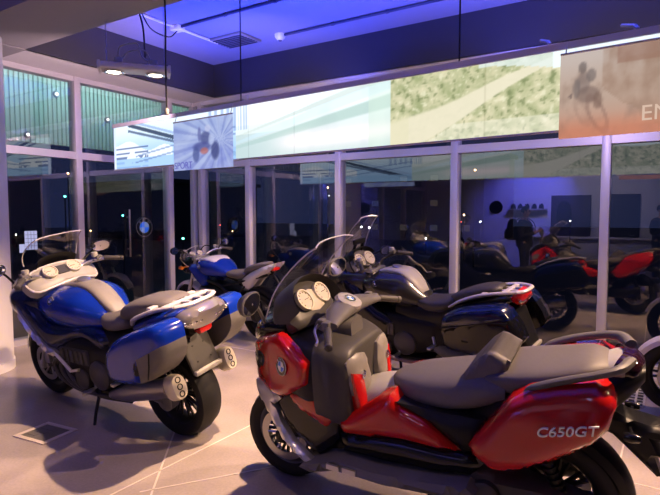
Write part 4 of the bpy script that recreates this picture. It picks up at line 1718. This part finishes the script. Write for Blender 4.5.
# ---- naked roadsters
def roadster(name, pos, yaw, lean, P, label):
    root = empty(name, (pos[0], pos[1], 0), (-math.radians(lean), 0, math.radians(yaw)))
    tag(root, label, 'motorcycle')
    wb = 1.42
    wheel(root, 'front_wheel', wb, .30, .30, .12, .215, 5, M['wheel'])
    wheel(root, 'rear_wheel', 0, .31, .31, .18, .215, 5, M['wheel'], discs=(-1,))
    mudguard(root, 'front_mudguard', wb, .30, .33, 20, 165, .07, P['guard'])
    mudguard(root, 'rear_hugger', 0, .31, .35, 20, 130, .09, M['black'])
    fork(root, (wb - .30, .95), (wb, .30), .10, M['can_cap'], .026)
    b = new()
    body(b, [(.30, .46, .09, .12, .12), (.45, .46, .17, .15, .16), (.75, .48, .19, .18, .20), (.98, .50, .17, .16, .18), (1.06, .52, .1, .1, .1)], 20, 3, 4)
    eng = build('engine', b, M['black'], root)
    for s in (1, -1):
        b = new()
        lathe(b, [(0, .10), (.035, .098), (.05, .07)], (.55, s * .165, .42), (0, s, 0), 26)
        lathe(b, [(0, .07), (.03, .068), (.04, .05)], (.76, s * .175, .38), (0, s, 0), 22)
        for i in range(5):
            box(b, (.68, s * .16, .50 + i * .025), (.98, s * .20, .512 + i * .025), .003)
        build('engine_cover', b, M['alloy'], eng)
        b = new()
        tube(b, [(1.0, s * .07, .52), (1.10, s * .09, .44), (1.05, s * .10, .28), (.8, s * .10, .22), (.4, .12, .25)], .022, 10, 6)
        build('exhaust_header', b, M['steel'], eng)
    b = new()
    tube(b, [(.42, .11, .45), (.2, .14, .36), (0, .12, .31)], [.04, .04, .045], 10, 4)
    tube(b, [(.42, -.11, .45), (.2, -.14, .36), (0, -.12, .31)], [.04, .04, .045], 10, 4)
    build('swingarm', b, M['alloy'], root)
    b = new()
    for s in (1, -1):
        tube(b, [(1.14, s * .04, .86), (.95, s * .14, .74), (.6, s * .15, .66), (.38, s * .12, .50)], .022, 10, 5)
        tube(b, [(.55, s * .13, .66), (.2, s * .11, .74), (-.2, s * .07, .84)], .016, 8, 4)
        tube(b, [(.38, s * .12, .5), (.1, s * .1, .74)], .014, 8)
    build('frame', b, P['frame'], root)
    b = new()
    body(b, [(1.10, .86, .06, .05, .08), (1.02, .88, .16, .10, .12), (.86, .88, .21, .125, .14), (.70, .87, .20, .12, .13), (.56, .83, .14, .07, .08), (.48, .80, .08, .03, .04)], 26, 4, 2.4)
    tk = build('fuel_tank', b, P['tank'], root)
    b = new()
    body(b, [(1.08, .93, .05, .02, .04), (1.0, .96, .12, .03, .05), (.86, .985, .155, .03, .08), (.72, .965, .15, .035, .07), (.60, .89, .10, .03, .05)], 22, 4, 2.6)
    build('tank_cover', b, P['cover'], tk)
    for s in (1, -1):
        roundel(tk, (.92, s * .208, .90), (0, s, .2), (0, 0, 1), .03)
    panel('radiator_shroud', [(1.18, .90), (1.0, .90), (.86, .80), (.82, .70), (.92, .62), (1.04, .70), (1.16, .82)], .15, .05, .05, .12, P['tank'], root, k=3)
    b = new()
    body(b, [(.56, .81, .07, .03, .03), (.46, .81, .13, .04, .05), (.32, .81, .15, .045, .05), (.22, .815, .13, .045, .05), (.16, .83, .09, .02, .03)], 22, 4, 2.7)
    build('rider_seat', b, M['seat'], root)
    b = new()
    body(b, [(.21, .86, .07, .02, .03), (.13, .89, .11, .04, .05), (-.02, .93, .105, .04, .05), (-.16, .96, .08, .03, .04), (-.21, .97, .04, .015, .02)], 20, 4, 2.7)
    build('passenger_seat', b, M['seat'], root)
    panel('tail_panel', [(.25, .74), (.14, .82), (.02, .88), (-.14, .935), (-.36, .995), (-.28, .91), (-.14, .84), (.0, .75), (.08, .67), (.17, .64)], .085, .035, .05, .05, P['tailm'], root, k=2)
    b = new()
    box(b, (-.30, -.06, .89), (-.18, .06, .93), .012)
    build('tail_lamp', b, M['red_lens'], root)
    b = new()
    tube(b, [(-.20, 0, .89), (-.32, 0, .72), (-.37, 0, .62)], .018, 8, 3)
    fr = frame_back((-.37, 0, .60), 15)
    sheet(b, [(-.09, -.10), (-.09, .10), (.09, .10), (.09, -.10)], .006, -.006, fr, .05)
    build('plate_holder', b, M['black'], root)
    silencer(root, (.42, -.12, .30), (-.12, -.24, .46), .06, M['steel'], M['black'], 1)
    if P.get('can_left'):
        silencer(root, (.40, .12, .30), (-.16, .25, .40), .065, M['silver'], M['black'], 1)
    # headlight, small fly screen and clocks
    b = new()
    body(b, [(1.22, .86, .06, .07, .07), (1.28, .86, .10, .11, .11), (1.38, .85, .11, .12, .12), (1.44, .84, .095, .10, .10)], 22, 3, 2.2)
    hl = build('headlight', b, M['black_gloss'], root)
    b = new()
    body(b, [(1.44, .84, .088, .092, .092), (1.465, .84, .06, .06, .06)], 20, 2, 2.2)
    build('headlight_lens', b, M['lens'], hl)
    windscreen(root, (1.36, .97, .13), (1.24, 1.12, .09), .05, 10, 6)
    for s in (1, -1):
        b = new()
        p = fpt(frame_back((1.22, s * .06, 1.02), 40), 0, 0)
        gauge(root, 'gauge', p, (-.75, 0, .65), .05, M['dial'], M['chrome'])
        b.free()
    handlebar(root, [(1.12, 0, 1.0), (1.12, .08, 1.0), (1.10, .20, 1.05), (1.03, .33, 1.06), (.97, .39, 1.04)], m=M['alloy'])
    b = new()
    box(b, (1.08, -.12, .95), (1.17, .12, .985), .01)
    for y in (-.06, .06):
        box(b, (1.10, y - .02, .98), (1.15, y + .02, 1.02), .006)
    build('top_clamp', b, M['alloy'], root)
    for s in (1, -1):
        b = new()
        tube(b, [(1.08, s * .26, 1.06), (1.28, s * .20, 1.10), (1.34, s * .14, .95), (1.22, s * .10, .70), (1.36, s * .09, .45)], .007, 6, 6)
        build('brake_hose', b, M['black'], root)
        b = new()
        tube(b, [(1.06, s * .22, 1.04), (1.24, s * .24, .98), (1.20, s * .12, .84), (1.05, s * .08, .80)], .006, 6, 6)
        build('control_cable', b, M['steel'], root)
        b = new()
        lathe(b, [(0, .022), (.03, .026), (.045, .022)], (1.12, s * .25, 1.07), (0, 0, 1), 14)
        build('fluid_reservoir', b, M['pale_plastic'], root)
        b = new()
        tube(b, [(1.28, s * .10, .86), (1.28, s * .20, .86)], .01, 8)
        lathe(b, [(-.03, .02), (0, .03), (.03, .026)], (1.28, s * .22, .86), (1, 0, 0), 14)
        build('turn_signal', b, M['amber'], root)
        mirror_part(root, (1.06, s * .26, 1.06), (1.10, s * .42, 1.13), (-1, -s * .15, .05), .06, .05)
        peg(root, (.52, s * .22, .34), s)
    side_stand(root, (.62, .14, .30), (.56, .27, .03))
    return root


roadster('roadster_motorcycle', (-4.20, 5.08), 174, 6, dict(guard=M['white_paint'], frame=M['black'], tank=M['blue'], cover=M['white_paint'], tailm=M['white_paint'], can_left=True),
         'blue and white naked motorcycle in the far window corner behind the blue tourer')
roadster('roadster_motorcycle', (1.54, 4.92), 180, 7, dict(guard=M['rack'], frame=M['red'], tank=M['red'], cover=M['red'], tailm=M['red']),
         'red naked motorcycle cut by the right edge, only its front wheel showing')


# ---- the red maxi scooter in front
def scooter(pos, yaw, lean):
    root = empty('maxi_scooter', (pos[0], pos[1], 0), (-math.radians(lean), 0, math.radians(yaw)))
    tag(root, 'red maxi scooter with grey seat and backrest in the foreground', 'scooter')
    fx = 1.545
    wheel(root, 'front_wheel', fx, .28, .28, .125, .195, 10, M['wheel_grey'])
    wheel(root, 'rear_wheel', .085, .30, .30, .16, .20, 10, M['wheel'], discs=(-1,))
    mudguard(root, 'front_mudguard', fx, .28, .31, 70, 170, .075, M['black'])
    mudguard(root, 'rear_mudguard', .085, .30, .325, 100, 170, .085, M['black'])
    fork(root, (fx - .22, .80), (fx, .28), .095, M['black'], .025)
    wy = interp([(.3, .26), (1.0, .29), (1.2, .31), (1.3, .305), (1.45, .26), (1.6, .165), (1.72, .06)])
    # nose: black inner body, red cheeks
    b = new()
    body(b, [(1.10, .74, .26, .22, .20), (1.22, .76, .295, .21, .22), (1.34, .80, .285, .19, .22), (1.48, .82, .235, .18, .20), (1.60, .82, .15, .15, .17), (1.69, .80, .06, .08, .10)], 24, 4, 2.8)
    build('nose_body', b, M['black'], root)
    panel('nose_panel', [(1.655, .86), (1.53, .935), (1.375, .99), (1.31, .95), (1.195, .86), (1.205, .75), (1.36, .65), (1.50, .635), (1.655, .655)], lambda u, v: wy(u) - .0, .022, .035, lambda u, v: wy(u) - .06, M['red'], root, k=0, step=.025)
    for s in (1, -1):
        x = 1.345
        roundel(root, (x, s * (wy(x) + .024), .83), (.45, s * 1, .08), (0, 0, 1), .048)
        b = sheet(new(), [(1.63, .72), (1.66, .80), (1.56, .88), (1.47, .84), (1.52, .76)], puff(lambda u, v: wy(u) + .012, .015, .03), lambda u, v: wy(u) - .03, side(s), .03, 2)
        build('headlight', b, M['lens'], root) if s < 0 else build('headlight', b, M['black_gloss'], root)
    b = new()
    body(b, [(1.36, 1.00, .24, .05, .08), (1.48, .99, .22, .055, .08), (1.60, .95, .16, .06, .08), (1.70, .88, .06, .04, .05)], 20, 4, 2.6)
    build('nose_top', b, M['black_gloss'], root)
    # silver boomerang under the cheek and dark lower cheeks
    for s in (1, -1):
        b = sheet(new(), [(1.62, .665), (1.52, .68), (1.43, .655), (1.40, .62), (1.455, .575), (1.42, .49), (1.34, .40), (1.20, .305), (1.26, .295), (1.40, .38), (1.50, .49), (1.60, .59)], puff(lambda u, v: wy(u) * .62 + .095, .018, .02), lambda u, v: wy(u) * .62 + .06, side(s), .025)
        build('fairing_blade', b, M['silver'], root)
        b = sheet(new(), [(1.46, .60), (1.42, .66), (1.22, .75), (1.06, .58), (1.06, .46), (1.20, .32), (1.34, .41), (1.42, .50)], puff(lambda u, v: .225, .03, .05), .10, side(s), .03)
        build('lower_cheek', b, M['black_gloss'], root)
        b = sheet(new(), [(1.38, .655), (1.21, .735), (1.12, .64), (1.08, .54), (1.14, .50), (1.30, .57)], puff(.245, .028, .05), .18, side(s), .03)
        build('cheek_panel', b, M['red'], root)
    # leg shield facing the rider
    b = new()
    body(b, [(1.0, .71, .235, .19, .20), (1.02, .72, .25, .205, .23), (1.10, .74, .28, .22, .26), (1.18, .76, .29, .22, .26)], 32, 3, 4.2)
    build('leg_shield', b, M['rail'], root)
    fr = frame_back((.985, 0, .78), 5)
    for s in (1, -1):
        b = sheet(new(), [(s * .06, -.10), (s * .21, -.10), (s * .235, .05), (s * .215, .10), (s * .08, .09)], puff(lambda u, v: .012 - .5 * u * u, .02, .04), lambda u, v: -.05 - .5 * u * u, fr, .03, 2)
        gl = build('glove_box', b, M['mid_plastic'], root)
        b = sheet(new(), [(s * .13, -.20), (s * .19, -.22), (s * .225, -.02), (s * .225, .03), (s * .15, .0)], puff(lambda u, v: .034 - .5 * u * u, .006, .012), lambda u, v: -.04 - .5 * u * u, fr, .02, 1)
        build('leg_shield_stripe', b, M['red'], root)
        b = new()
        lathe(b, [(0, .022), (.012, .022), (.014, .014), (.006, .012)], fpt(fr, s * .15, .0, .018), fr[3], 16)
        build('glove_box_lock', b, M['chrome'], gl)
    b = new()
    body(b, [(1.06, .98, .07, .05, .12), (1.12, .98, .10, .06, .14), (1.20, .98, .11, .05, .12), (1.28, .98, .08, .03, .08)], 20, 3, 2.6)
    build('steering_cover', b, M['grey_plastic'], root)
    # step-through tunnel, floorboards
    b = new()
    body(b, [(.78, .62, .12, .12, .14), (.88, .60, .15, .13, .15), (1.0, .57, .16, .13, .15), (1.06, .56, .15, .13, .12)], 20, 3, 3)
    build('tunnel', b, M['pale_plastic'], root)
    for s in (1, -1):
        b = sheet(new(), [(1.27, .30), (1.20, .33), (1.05, .385), (.85, .375), (.60, .395), (.40, .42), (.36, .39), (.55, .345), (.80, .325), (1.05, .335), (1.20, .285)], puff(.335, .02, .02), .15, side(s), .03)
        fb = build('footboard', b, M['grey_plastic'], root)
        for x0, x1 in ((.93, 1.0), (1.02, 1.09)):
            b = sheet(new(), [(x0, .345), (x0, .372), (x1, .374), (x1, .348)], .358, .345, side(s), .03)
            build('footboard_insert', b, M['silver'], fb)
    # belly and drive unit
    b = new()
    body(b, [(.30, .40, .12, .10, .10), (.45, .38, .20, .14, .14), (.80, .35, .22, .12, .13), (1.10, .34, .20, .12, .10), (1.24, .36, .12, .1, .06)], 20, 3, 3.2)
    build('belly_pan', b, M['black'], root)
    panel('lower_side_panel', [(1.07, .49), (.74, .53), (.54, .52), (.42, .53), (.34, .50), (.40, .42), (.62, .40), (1.05, .39)], .235, .03, .05, .12, M['black_gloss'], root)
    b = new()
    sheet(b, [(.58, .46), (.50, .34), (.36, .25), (.10, .20), (-.08, .24), (-.10, .36), (.06, .42), (.30, .44), (.42, .50)], puff(.19, .05, .05), .10, LEFT, .03, 2)
    lathe(b, [(0, .07), (.03, .068), (.04, .05)], (.34, .235, .35), (0, 1, 0), 24)
    lathe(b, [(0, .06), (.03, .058), (.04, .04)], (.02, .235, .30), (0, 1, 0), 24)
    build('drive_cover', b, M['rail'], root)
    silencer(root, (.50, -.18, .28), (-.08, -.24, .34), .07, M['black'], M['steel'], 1)
    for s in (1, -1):
        b = new()
        tube(b, [(.12, s * .16, .62), (.02, s * .165, .34)], [.02, .02], 10)
        for i in range(9):
            t = i / 9
            p = V(.12 - .09 * t, s * (.16 + .004 * t), .60 - .22 * t)
            lathe(b, [(-.006, .03), (.006, .03)], p, (.33, 0, .94), 12)
        build('rear_shock', b, M['black'], root)
    # red middle panel and rear body panels
    panel('middle_panel', [(1.08, .54), (1.0, .60), (.92, .655), (.84, .72), (.78, .745), (.72, .68), (.61, .65), (.42, .52), (.54, .505), (.73, .515), (1.07, .475)], .225, .04, .06, .12, M['red'], root)
    panel('seat_side_trim', [(.76, .71), (.60, .65), (.43, .525), (.36, .56), (.34, .70), (.50, .70)], .235, .03, .05, .12, M['black'], root)
    panel('rear_panel', [(.39, .62), (.30, .74), (.22, .85), (.15, .895), (.03, .93), (-.09, .955), (-.15, .92), (-.165, .885), (-.14, .80), (-.09, .73), (.06, .62), (.20, .545), (.29, .525), (.37, .575)], lambda u, v: .315 - .35 * max(0, v - .80), .04, .07, .12, M['red'], root, k=0, step=.024)
    for s in (1, -1):
        p = [(-.125, .79), (.10, .745)]
        if s > 0:
            t = text_part('lettering', 'C650GT', root, (.108, .361, .742), (0, 0, 0), .054, M['white_letter'], .3, .004, 'LEFT', .0003)
            a = V(-1, 0, .24).normalized()
            n = V(0, 1, .0).normalized()
            upv = n.cross(a).normalized()
            m4 = Matrix((a, upv, n)).transposed().to_4x4()
            t.rotation_euler = m4.to_euler()
            t.scale = (1.16, 1, 1)
    b = new()
    body(b, [(.45, .62, .16, .12, .14), (.30, .68, .22, .14, .16), (.10, .76, .25, .12, .14), (-.08, .83, .22, .10, .10), (-.20, .90, .14, .06, .07), (-.26, .93, .07, .03, .03)], 22, 3, 3)
    build('rear_body', b, M['black'], root)
    # seat
    b = new()
    body(b, [(.84, .74, .05, .02, .04), (.80, .735, .11, .045, .06), (.70, .73, .175, .08, .07), (.58, .735, .205, .10, .075), (.46, .76, .215, .10, .08), (.34, .80, .215, .09, .08), (.26, .82, .20, .06, .06)], 26, 4, 2.8)
    build('rider_seat', b, M['seat'], root)
    b = new()
    body(b, [(.42, .84, .10, .02, .04), (.34, .86, .18, .04, .07), (.20, .875, .205, .06, .08), (.05, .905, .195, .06, .07), (-.06, .935, .17, .055, .05), (-.13, .945, .115, .035, .04), (-.16, .945, .05, .015, .02)], 26, 4, 2.7)
    build('passenger_seat', b, M['seat'], root)
    b = new()
    sheet(b, [(.54, .765), (.45, .865), (.375, .955), (.335, .985), (.31, .982), (.245, .95), (.255, .91), (.35, .82), (.46, .755)], puff(.145, .02, .022), -.13, LEFT, .02, 0)
    sheet(b, [(.54, .765), (.45, .865), (.375, .955), (.335, .985), (.31, .982), (.245, .95), (.255, .91), (.35, .82), (.46, .755)], puff(.145, .02, .022), -.13, RIGHT, .02, 0)
    build('rider_backrest', b, M['seat'], root)
    # grab rails and tail
    for s in (1, -1):
        b = new()
        tube(b, [(.17, s * .245, .85), (.135, s * .265, .90), (.02, s * .265, .95), (-.10, s * .245, .985), (-.17, s * .20, 1.0), (-.205, s * .10, 1.0)], [.016, .021, .020, .020, .024, .026], 10, 5, flat=.8)
        build('grab_rail', b, M['grey_plastic'], root)
    b = new()
    body(b, [(-.12, .93, .12, .05, .07), (-.18, .955, .13, .045, .08), (-.21, .96, .10, .04, .07), (-.225, .955, .05, .02, .03)], 20, 3, 2.8)
    build('tail_unit', b, M['pale_plastic'], root)
    b = sheet(new(), [(-.10, -.045), (-.12, .02), (-.06, .05), (.06, .05), (.12, .02), (.10, -.045)], puff(lambda u, v: .01 - 2 * u * u, .03, .03), lambda u, v: -.04 - 2 * u * u, frame_back((-.215, 0, .955), -8), .02, 3)
    build('tail_lamp', b, M['dark_lens'], root)
    # number plate carrier with mudflap and signals
    b = new()
    sheet(b, [(-.06, .77), (-.13, .775), (-.20, .735), (-.38, .70), (-.39, .665), (-.30, .655), (-.33, .59), (-.305, .58), (-.33, .505), (-.315, .50), (-.21, .60), (-.15, .655), (-.06, .68)], puff(.055, .02, .02), -.055, LEFT, .025)
    sheet(b, [(-.06, .77), (-.13, .775), (-.20, .735), (-.38, .70), (-.39, .665), (-.30, .655), (-.21, .64), (-.06, .68)], puff(.055, .02, .02), -.055, RIGHT, .025)
    build('plate_carrier', b, M['black'], root)
    for s in (1, -1):
        b = new()
        tube(b, [(-.21, s * .05, .70), (-.22, s * .13, .70)], .009, 8)
        lathe(b, [(-.03, .014), (0, .022), (.03, .018)], (-.22, s * .15, .70), (1, 0, 0), 12)
        build('turn_signal', b, M['black_gloss'], root)
    # cockpit
    fr = frame_back((1.345, 0, 1.085), 35)
    b = sheet(new(), [(-.20, -.10), (-.215, .0), (-.16, .09), (0, .125), (.16, .09), (.215, .0), (.20, -.10), (0, -.12)], puff(lambda u, v: .01 - .6 * u * u, .02, .03), lambda u, v: -.05 - .6 * u * u, fr, .03, 2)
    ds = build('dashboard', b, M['rail'], root)
    for (u, v, r) in ((.088, .018, .060), (-.088, .018, .060)):
        gauge(ds, 'gauge', fpt(fr, u, v, .038), fr[3], r, M['dial'], M['can_cap'])
    b = sheet(new(), [(-.07, -.05), (-.05, .055), (.05, .055), (.07, -.05)], puff(.03, .008, .01), .01, fr, .03, 2)
    build('display', b, M['dial'], ds)
    b = new()
    rs = []
    for i in range(17):
        a = -.15 + (PI + .3) * i / 16
        p = fpt(fr, math.cos(a) * .225, -.01 + math.sin(a) * .145, 0)
        rs.append([p + fr[3] * .07, p + fr[3] * .03 + V(0, 0, .014), p - fr[3] * .09 + V(0, 0, .01), p - fr[3] * .10 - V(0, 0, .03), p - V(0, 0, .012)])
    rings(b, rs)
    build('dash_hood', b, M['rail'], ds)
    windscreen(root, (1.53, 1.05, .25), (1.20, 1.445, .20), .06)
    hb = handlebar(root, [(1.13, 0, 1.04), (1.12, .12, 1.05), (1.10, .22, 1.05), (1.04, .34, 1.04), (1.0, .41, 1.02)], m=M['black'])
    b = new()
    tube(b, [(1.06, -.27, 1.06), (1.10, -.14, 1.075), (1.12, 0, 1.08), (1.10, .14, 1.075), (1.06, .27, 1.06)], [.030, .062, .080, .062, .030], 18, 4, flat=.62)
    hc = build('handlebar_cover', b, M['grey_plastic'], hb)
    b = new()
    lathe(b, [(-.02, .07), (.0, .068), (.006, .055)], (1.095, 0, 1.122), (-.42, 0, .9), 28)
    build('cover_cap', b, M['pale_plastic'], hb)
    roundel(hb, (1.0925, 0, 1.1275), (-.42, 0, .9), (.9, 0, .42), .034, .003)
    for s in (1, -1):
        mirror_part(root, (1.50, s * .22, 1.02), (1.405, s * .44, 1.19), (-1, -s * .15, -.10), .09, .06, M['grey_plastic'])
    side_stand(root, (.62, .18, .28), (.55, .30, .03))
    return root


scooter((-.325, 2.60), 183, 7)


# ------------------------------------------------------------------ people seen only in the reflection
M['cloth_dark'] = noisy(mat('dark_jacket_cloth', (.02, .02, .024), .8), 30, .2)
M['cloth_jean'] = noisy(mat('dark_trouser_cloth', (.025, .028, .045), .8), 30, .2)
M['skin'] = mat('skin', (.50, .30, .22), .55)
M['hair'] = mat('dark_hair', (.015, .012, .01), .6)
M['pack'] = noisy(mat('black_backpack_cloth', (.015, .015, .018), .75), 30, .2)


def skinned(name, verts, edges, m, parent, sub=2, root=0):
    me = bpy.data.meshes.new(name)
    b = new()
    sl = b.verts.layers.skin.verify()
    vs = []
    for i, (p, r) in enumerate(verts):
        v = b.verts.new(p)
        v[sl].radius = (r, r) if not isinstance(r, tuple) else r
        v[sl].use_root = (i == root)
        vs.append(v)
    for i, j in edges:
        b.edges.new((vs[i], vs[j]))
    b.to_mesh(me)
    b.free()
    me.materials.append(m)
    o = bpy.data.objects.new(name, me)
    COL.objects.link(o)
    o.parent = parent
    md = o.modifiers.new('skin', 'SKIN')
    md.use_smooth_shade = True
    sd = o.modifiers.new('sub', 'SUBSURF')
    sd.levels = sub
    sd.render_levels = sub
    return o


def person(pos, yaw, label, h=1.70, phone=True):
    """stands with both forearms raised in front, looking at what the hands hold"""
    k = h / 1.70
    root = empty('person', (pos[0], pos[1], 0), (0, 0, math.radians(yaw)))
    tag(root, label, 'person')
    P = lambda x, y, z: V(x * k, y * k, z * k)
    v = [(P(0, 0, .92), (.15, .115)), (P(0, 0, 1.10), (.135, .10)), (P(-.01, 0, 1.28), (.155, .11)), (P(-.01, 0, 1.39), (.10, .085)), (P(0, 0, 1.45), .052), (P(.02, 0, 1.51), .055), (P(.035, 0, 1.58), (.075, .09)), (P(.03, 0, 1.65), (.068, .08))]
    e = [(0, 1), (1, 2), (2, 3), (3, 4), (4, 5), (5, 6), (6, 7)]
    hands = []
    for s in (1, -1):
        n = len(v)
        v += [(P(0, s * .09, .86), .085), (P(.015, s * .095, .50), .058), (P(0, s * .10, .30), .052), (P(-.01, s * .10, .09), .038), (P(.06, s * .105, .045), .038), (P(.16, s * .12, .03), .028)]
        e += [(0, n)] + [(n + i, n + i + 1) for i in range(5)]
        n = len(v)
        v += [(P(-.01, s * .175, 1.37), .058), (P(-.02, s * .215, 1.20), .045), (P(-.01, s * .22, 1.08), .042), (P(.13, s * .14, 1.12), .034), (P(.24, s * .07, 1.17), .026), (P(.29, s * .05, 1.19), (.032, .02)), (P(.325, s * .043, 1.20), (.03, .016))]
        e += [(3, n)] + [(n + i, n + i + 1) for i in range(6)]
        hands.append((s, P(.325, s * .043, 1.20)))
    bd = skinned('body', v, e, M['skin'], root)
    # five fingers to each hand, closed on the thing held
    for s, c in hands:
        for i in range(4):
            o = c + V(0, 0, (.024 - .016 * i) * k)
            L = (.030, .034, .032, .026)[i] * k
            skinned('finger', [(o - V(.01, 0, 0), .0085), (o + V(L, .002 * s, .004), .008), (o + V(L * 1.35, -s * .022, .006), .0075), (o + V(L * 1.1, -s * .034, .004), .0065)], [(0, 1), (1, 2), (2, 3)], M['skin'], bd, 1)
        o = c + V(-.02, -s * .012, .026 * k)
        skinned('thumb', [(o - V(.012, 0, .01), .011), (o + V(.012, -s * .016, .018), .0095), (o + V(.034, -s * .022, .022), .008)], [(0, 1), (1, 2)], M['skin'], bd, 1)
    # face
    b = new()
    f = P(.105, 0, 1.59)
    body(b, [(f.x - .012, f.z, .016, .024, .020), (f.x + .012, f.z - .010, .014, .012, .012), (f.x + .022, f.z - .014, .006, .006, .006)], 12, 2)
    build('nose', b, M['skin'], bd)
    for s in (1, -1):
        b = new()
        bmesh.ops.create_uvsphere(b, u_segments=10, v_segments=8, radius=.012, matrix=Matrix.Translation(P(.098, s * .032, 1.612)))
        build('eye', b, M['hair'], bd)
        b = new()
        bmesh.ops.create_uvsphere(b, u_segments=10, v_segments=8, radius=.03, matrix=Matrix.Translation(P(.02, s * .078, 1.59)) @ Matrix.Diagonal((.6, .35, 1, 1)))
        build('ear', b, M['skin'], bd)
    b = new()
    tube(b, [P(.098, -.025, 1.545), P(.106, 0, 1.543), P(.098, .025, 1.545)], .006, 6, 3)
    build('mouth', b, M['hair'], bd)
    b = new()
    bmesh.ops.create_uvsphere(b, u_segments=20, v_segments=14, radius=.098 * k, matrix=Matrix.Translation(P(.012, 0, 1.635)) @ Matrix.Diagonal((1.0, .9, .95, 1)))
    for q in list(b.verts):
        if q.co.x > .055 * k and q.co.z < 1.66 * k:
            q.co.x = .055 * k
        if q.co.z < 1.56 * k:
            q.co.z = 1.56 * k
    build('hair', b, M['hair'], root)
    # jacket and trousers follow the body
    jv = [(P(0, 0, .80), (.20, .16)), (P(0, 0, .92), (.20, .16)), (P(0, 0, 1.10), (.175, .135)), (P(-.01, 0, 1.28), (.195, .14)), (P(-.01, 0, 1.385), (.125, .105)), (P(0, 0, 1.44), .072)]
    je = [(0, 1), (1, 2), (2, 3), (3, 4), (4, 5)]
    for s in (1, -1):
        n = len(jv)
        jv += [(P(-.01, s * .18, 1.37), .07), (P(-.02, s * .22, 1.20), .057), (P(-.01, s * .225, 1.08), .055), (P(.13, s * .142, 1.12), .046), (P(.215, s * .085, 1.157), .038)]
        je += [(4, n)] + [(n + i, n + i + 1) for i in range(4)]
    skinned('jacket', jv, je, M['cloth_dark'], root)
    tv = [(P(0, 0, .97), (.18, .145)), (P(0, 0, .88), (.185, .15))]
    te = [(0, 1)]
    for s in (1, -1):
        n = len(tv)
        tv += [(P(0, s * .092, .80), .105), (P(.015, s * .097, .50), .072), (P(0, s * .10, .30), .066), (P(-.01, s * .10, .11), .06)]
        te += [(1, n)] + [(n + i, n + i + 1) for i in range(3)]
    skinned('trousers', tv, te, M['cloth_jean'], root)
    for s in (1, -1):
        b = new()
        body(b, [(-.06, .05, .035, .05, .05), (0, .05, .045, .06, .05), (.10, .04, .05, .04, .04), (.18, .03, .045, .03, .03), (.21, .025, .025, .015, .02)], 16, 3, 2.6)
        for q in b.verts:
            q.co.y += s * .105 * k
        build('shoe', b, M['hair'], root)
    return root


p1 = person((-2.62, .17), 0, 'dark-clothed person with backpack holding a phone, reflected in the glass')
bp = empty('backpack', (-2.62 - .255, .17, .98))
tag(bp, 'black backpack worn by the person reflected in the glass', 'backpack')
b = new()
rs = []
for z, hw, d in ((0, .12, .07), (.03, .155, .10), (.20, .165, .115), (.36, .155, .10), (.45, .11, .06), (.47, .05, .03)):
    rs.append([V(d * sgnpow(math.cos(2 * PI * i / 24), .7) - .0, hw * sgnpow(math.sin(2 * PI * i / 24), .7), z) for i in range(24)])
rings(b, rs)
build('pack_body', b, M['pack'], bp)
b = new()
body(b, [(-.15, .14, .10, .09, .09), (-.12, .14, .125, .11, .11), (-.08, .15, .13, .12, .12)], 18, 2, 3.5)
build('pocket', b, M['pack'], bp)
for s in (1, -1):
    b = new()
    tube(b, [(.09, s * .09, .42), (.22, s * .125, .50), (.40, s * .125, .40), (.45, s * .12, .22), (.33, s * .20, .08), (.09, s * .15, .05)], .016, 8, 5, flat=.5)
    build('shoulder_strap', b, M['pack'], bp)
ph = empty('phone', (-2.62 + .365, .17, 1.205), (0, math.radians(-25), 0))
tag(ph, 'dark phone in the hands of the reflected person', 'phone')
b = new()
box(b, (-.0045, -.036, -.07), (.0045, .036, .07), .003)
build('phone_body', b, M['black_gloss'], ph)
b = new()
box(b, (-.006, -.032, -.062), (-.0044, .032, .062))
build('phone_screen', b, M['dial_dark'], ph)
person((-.15, -1.9), 40, 'dark-clothed person faintly reflected at the right edge of the glass', 1.74)
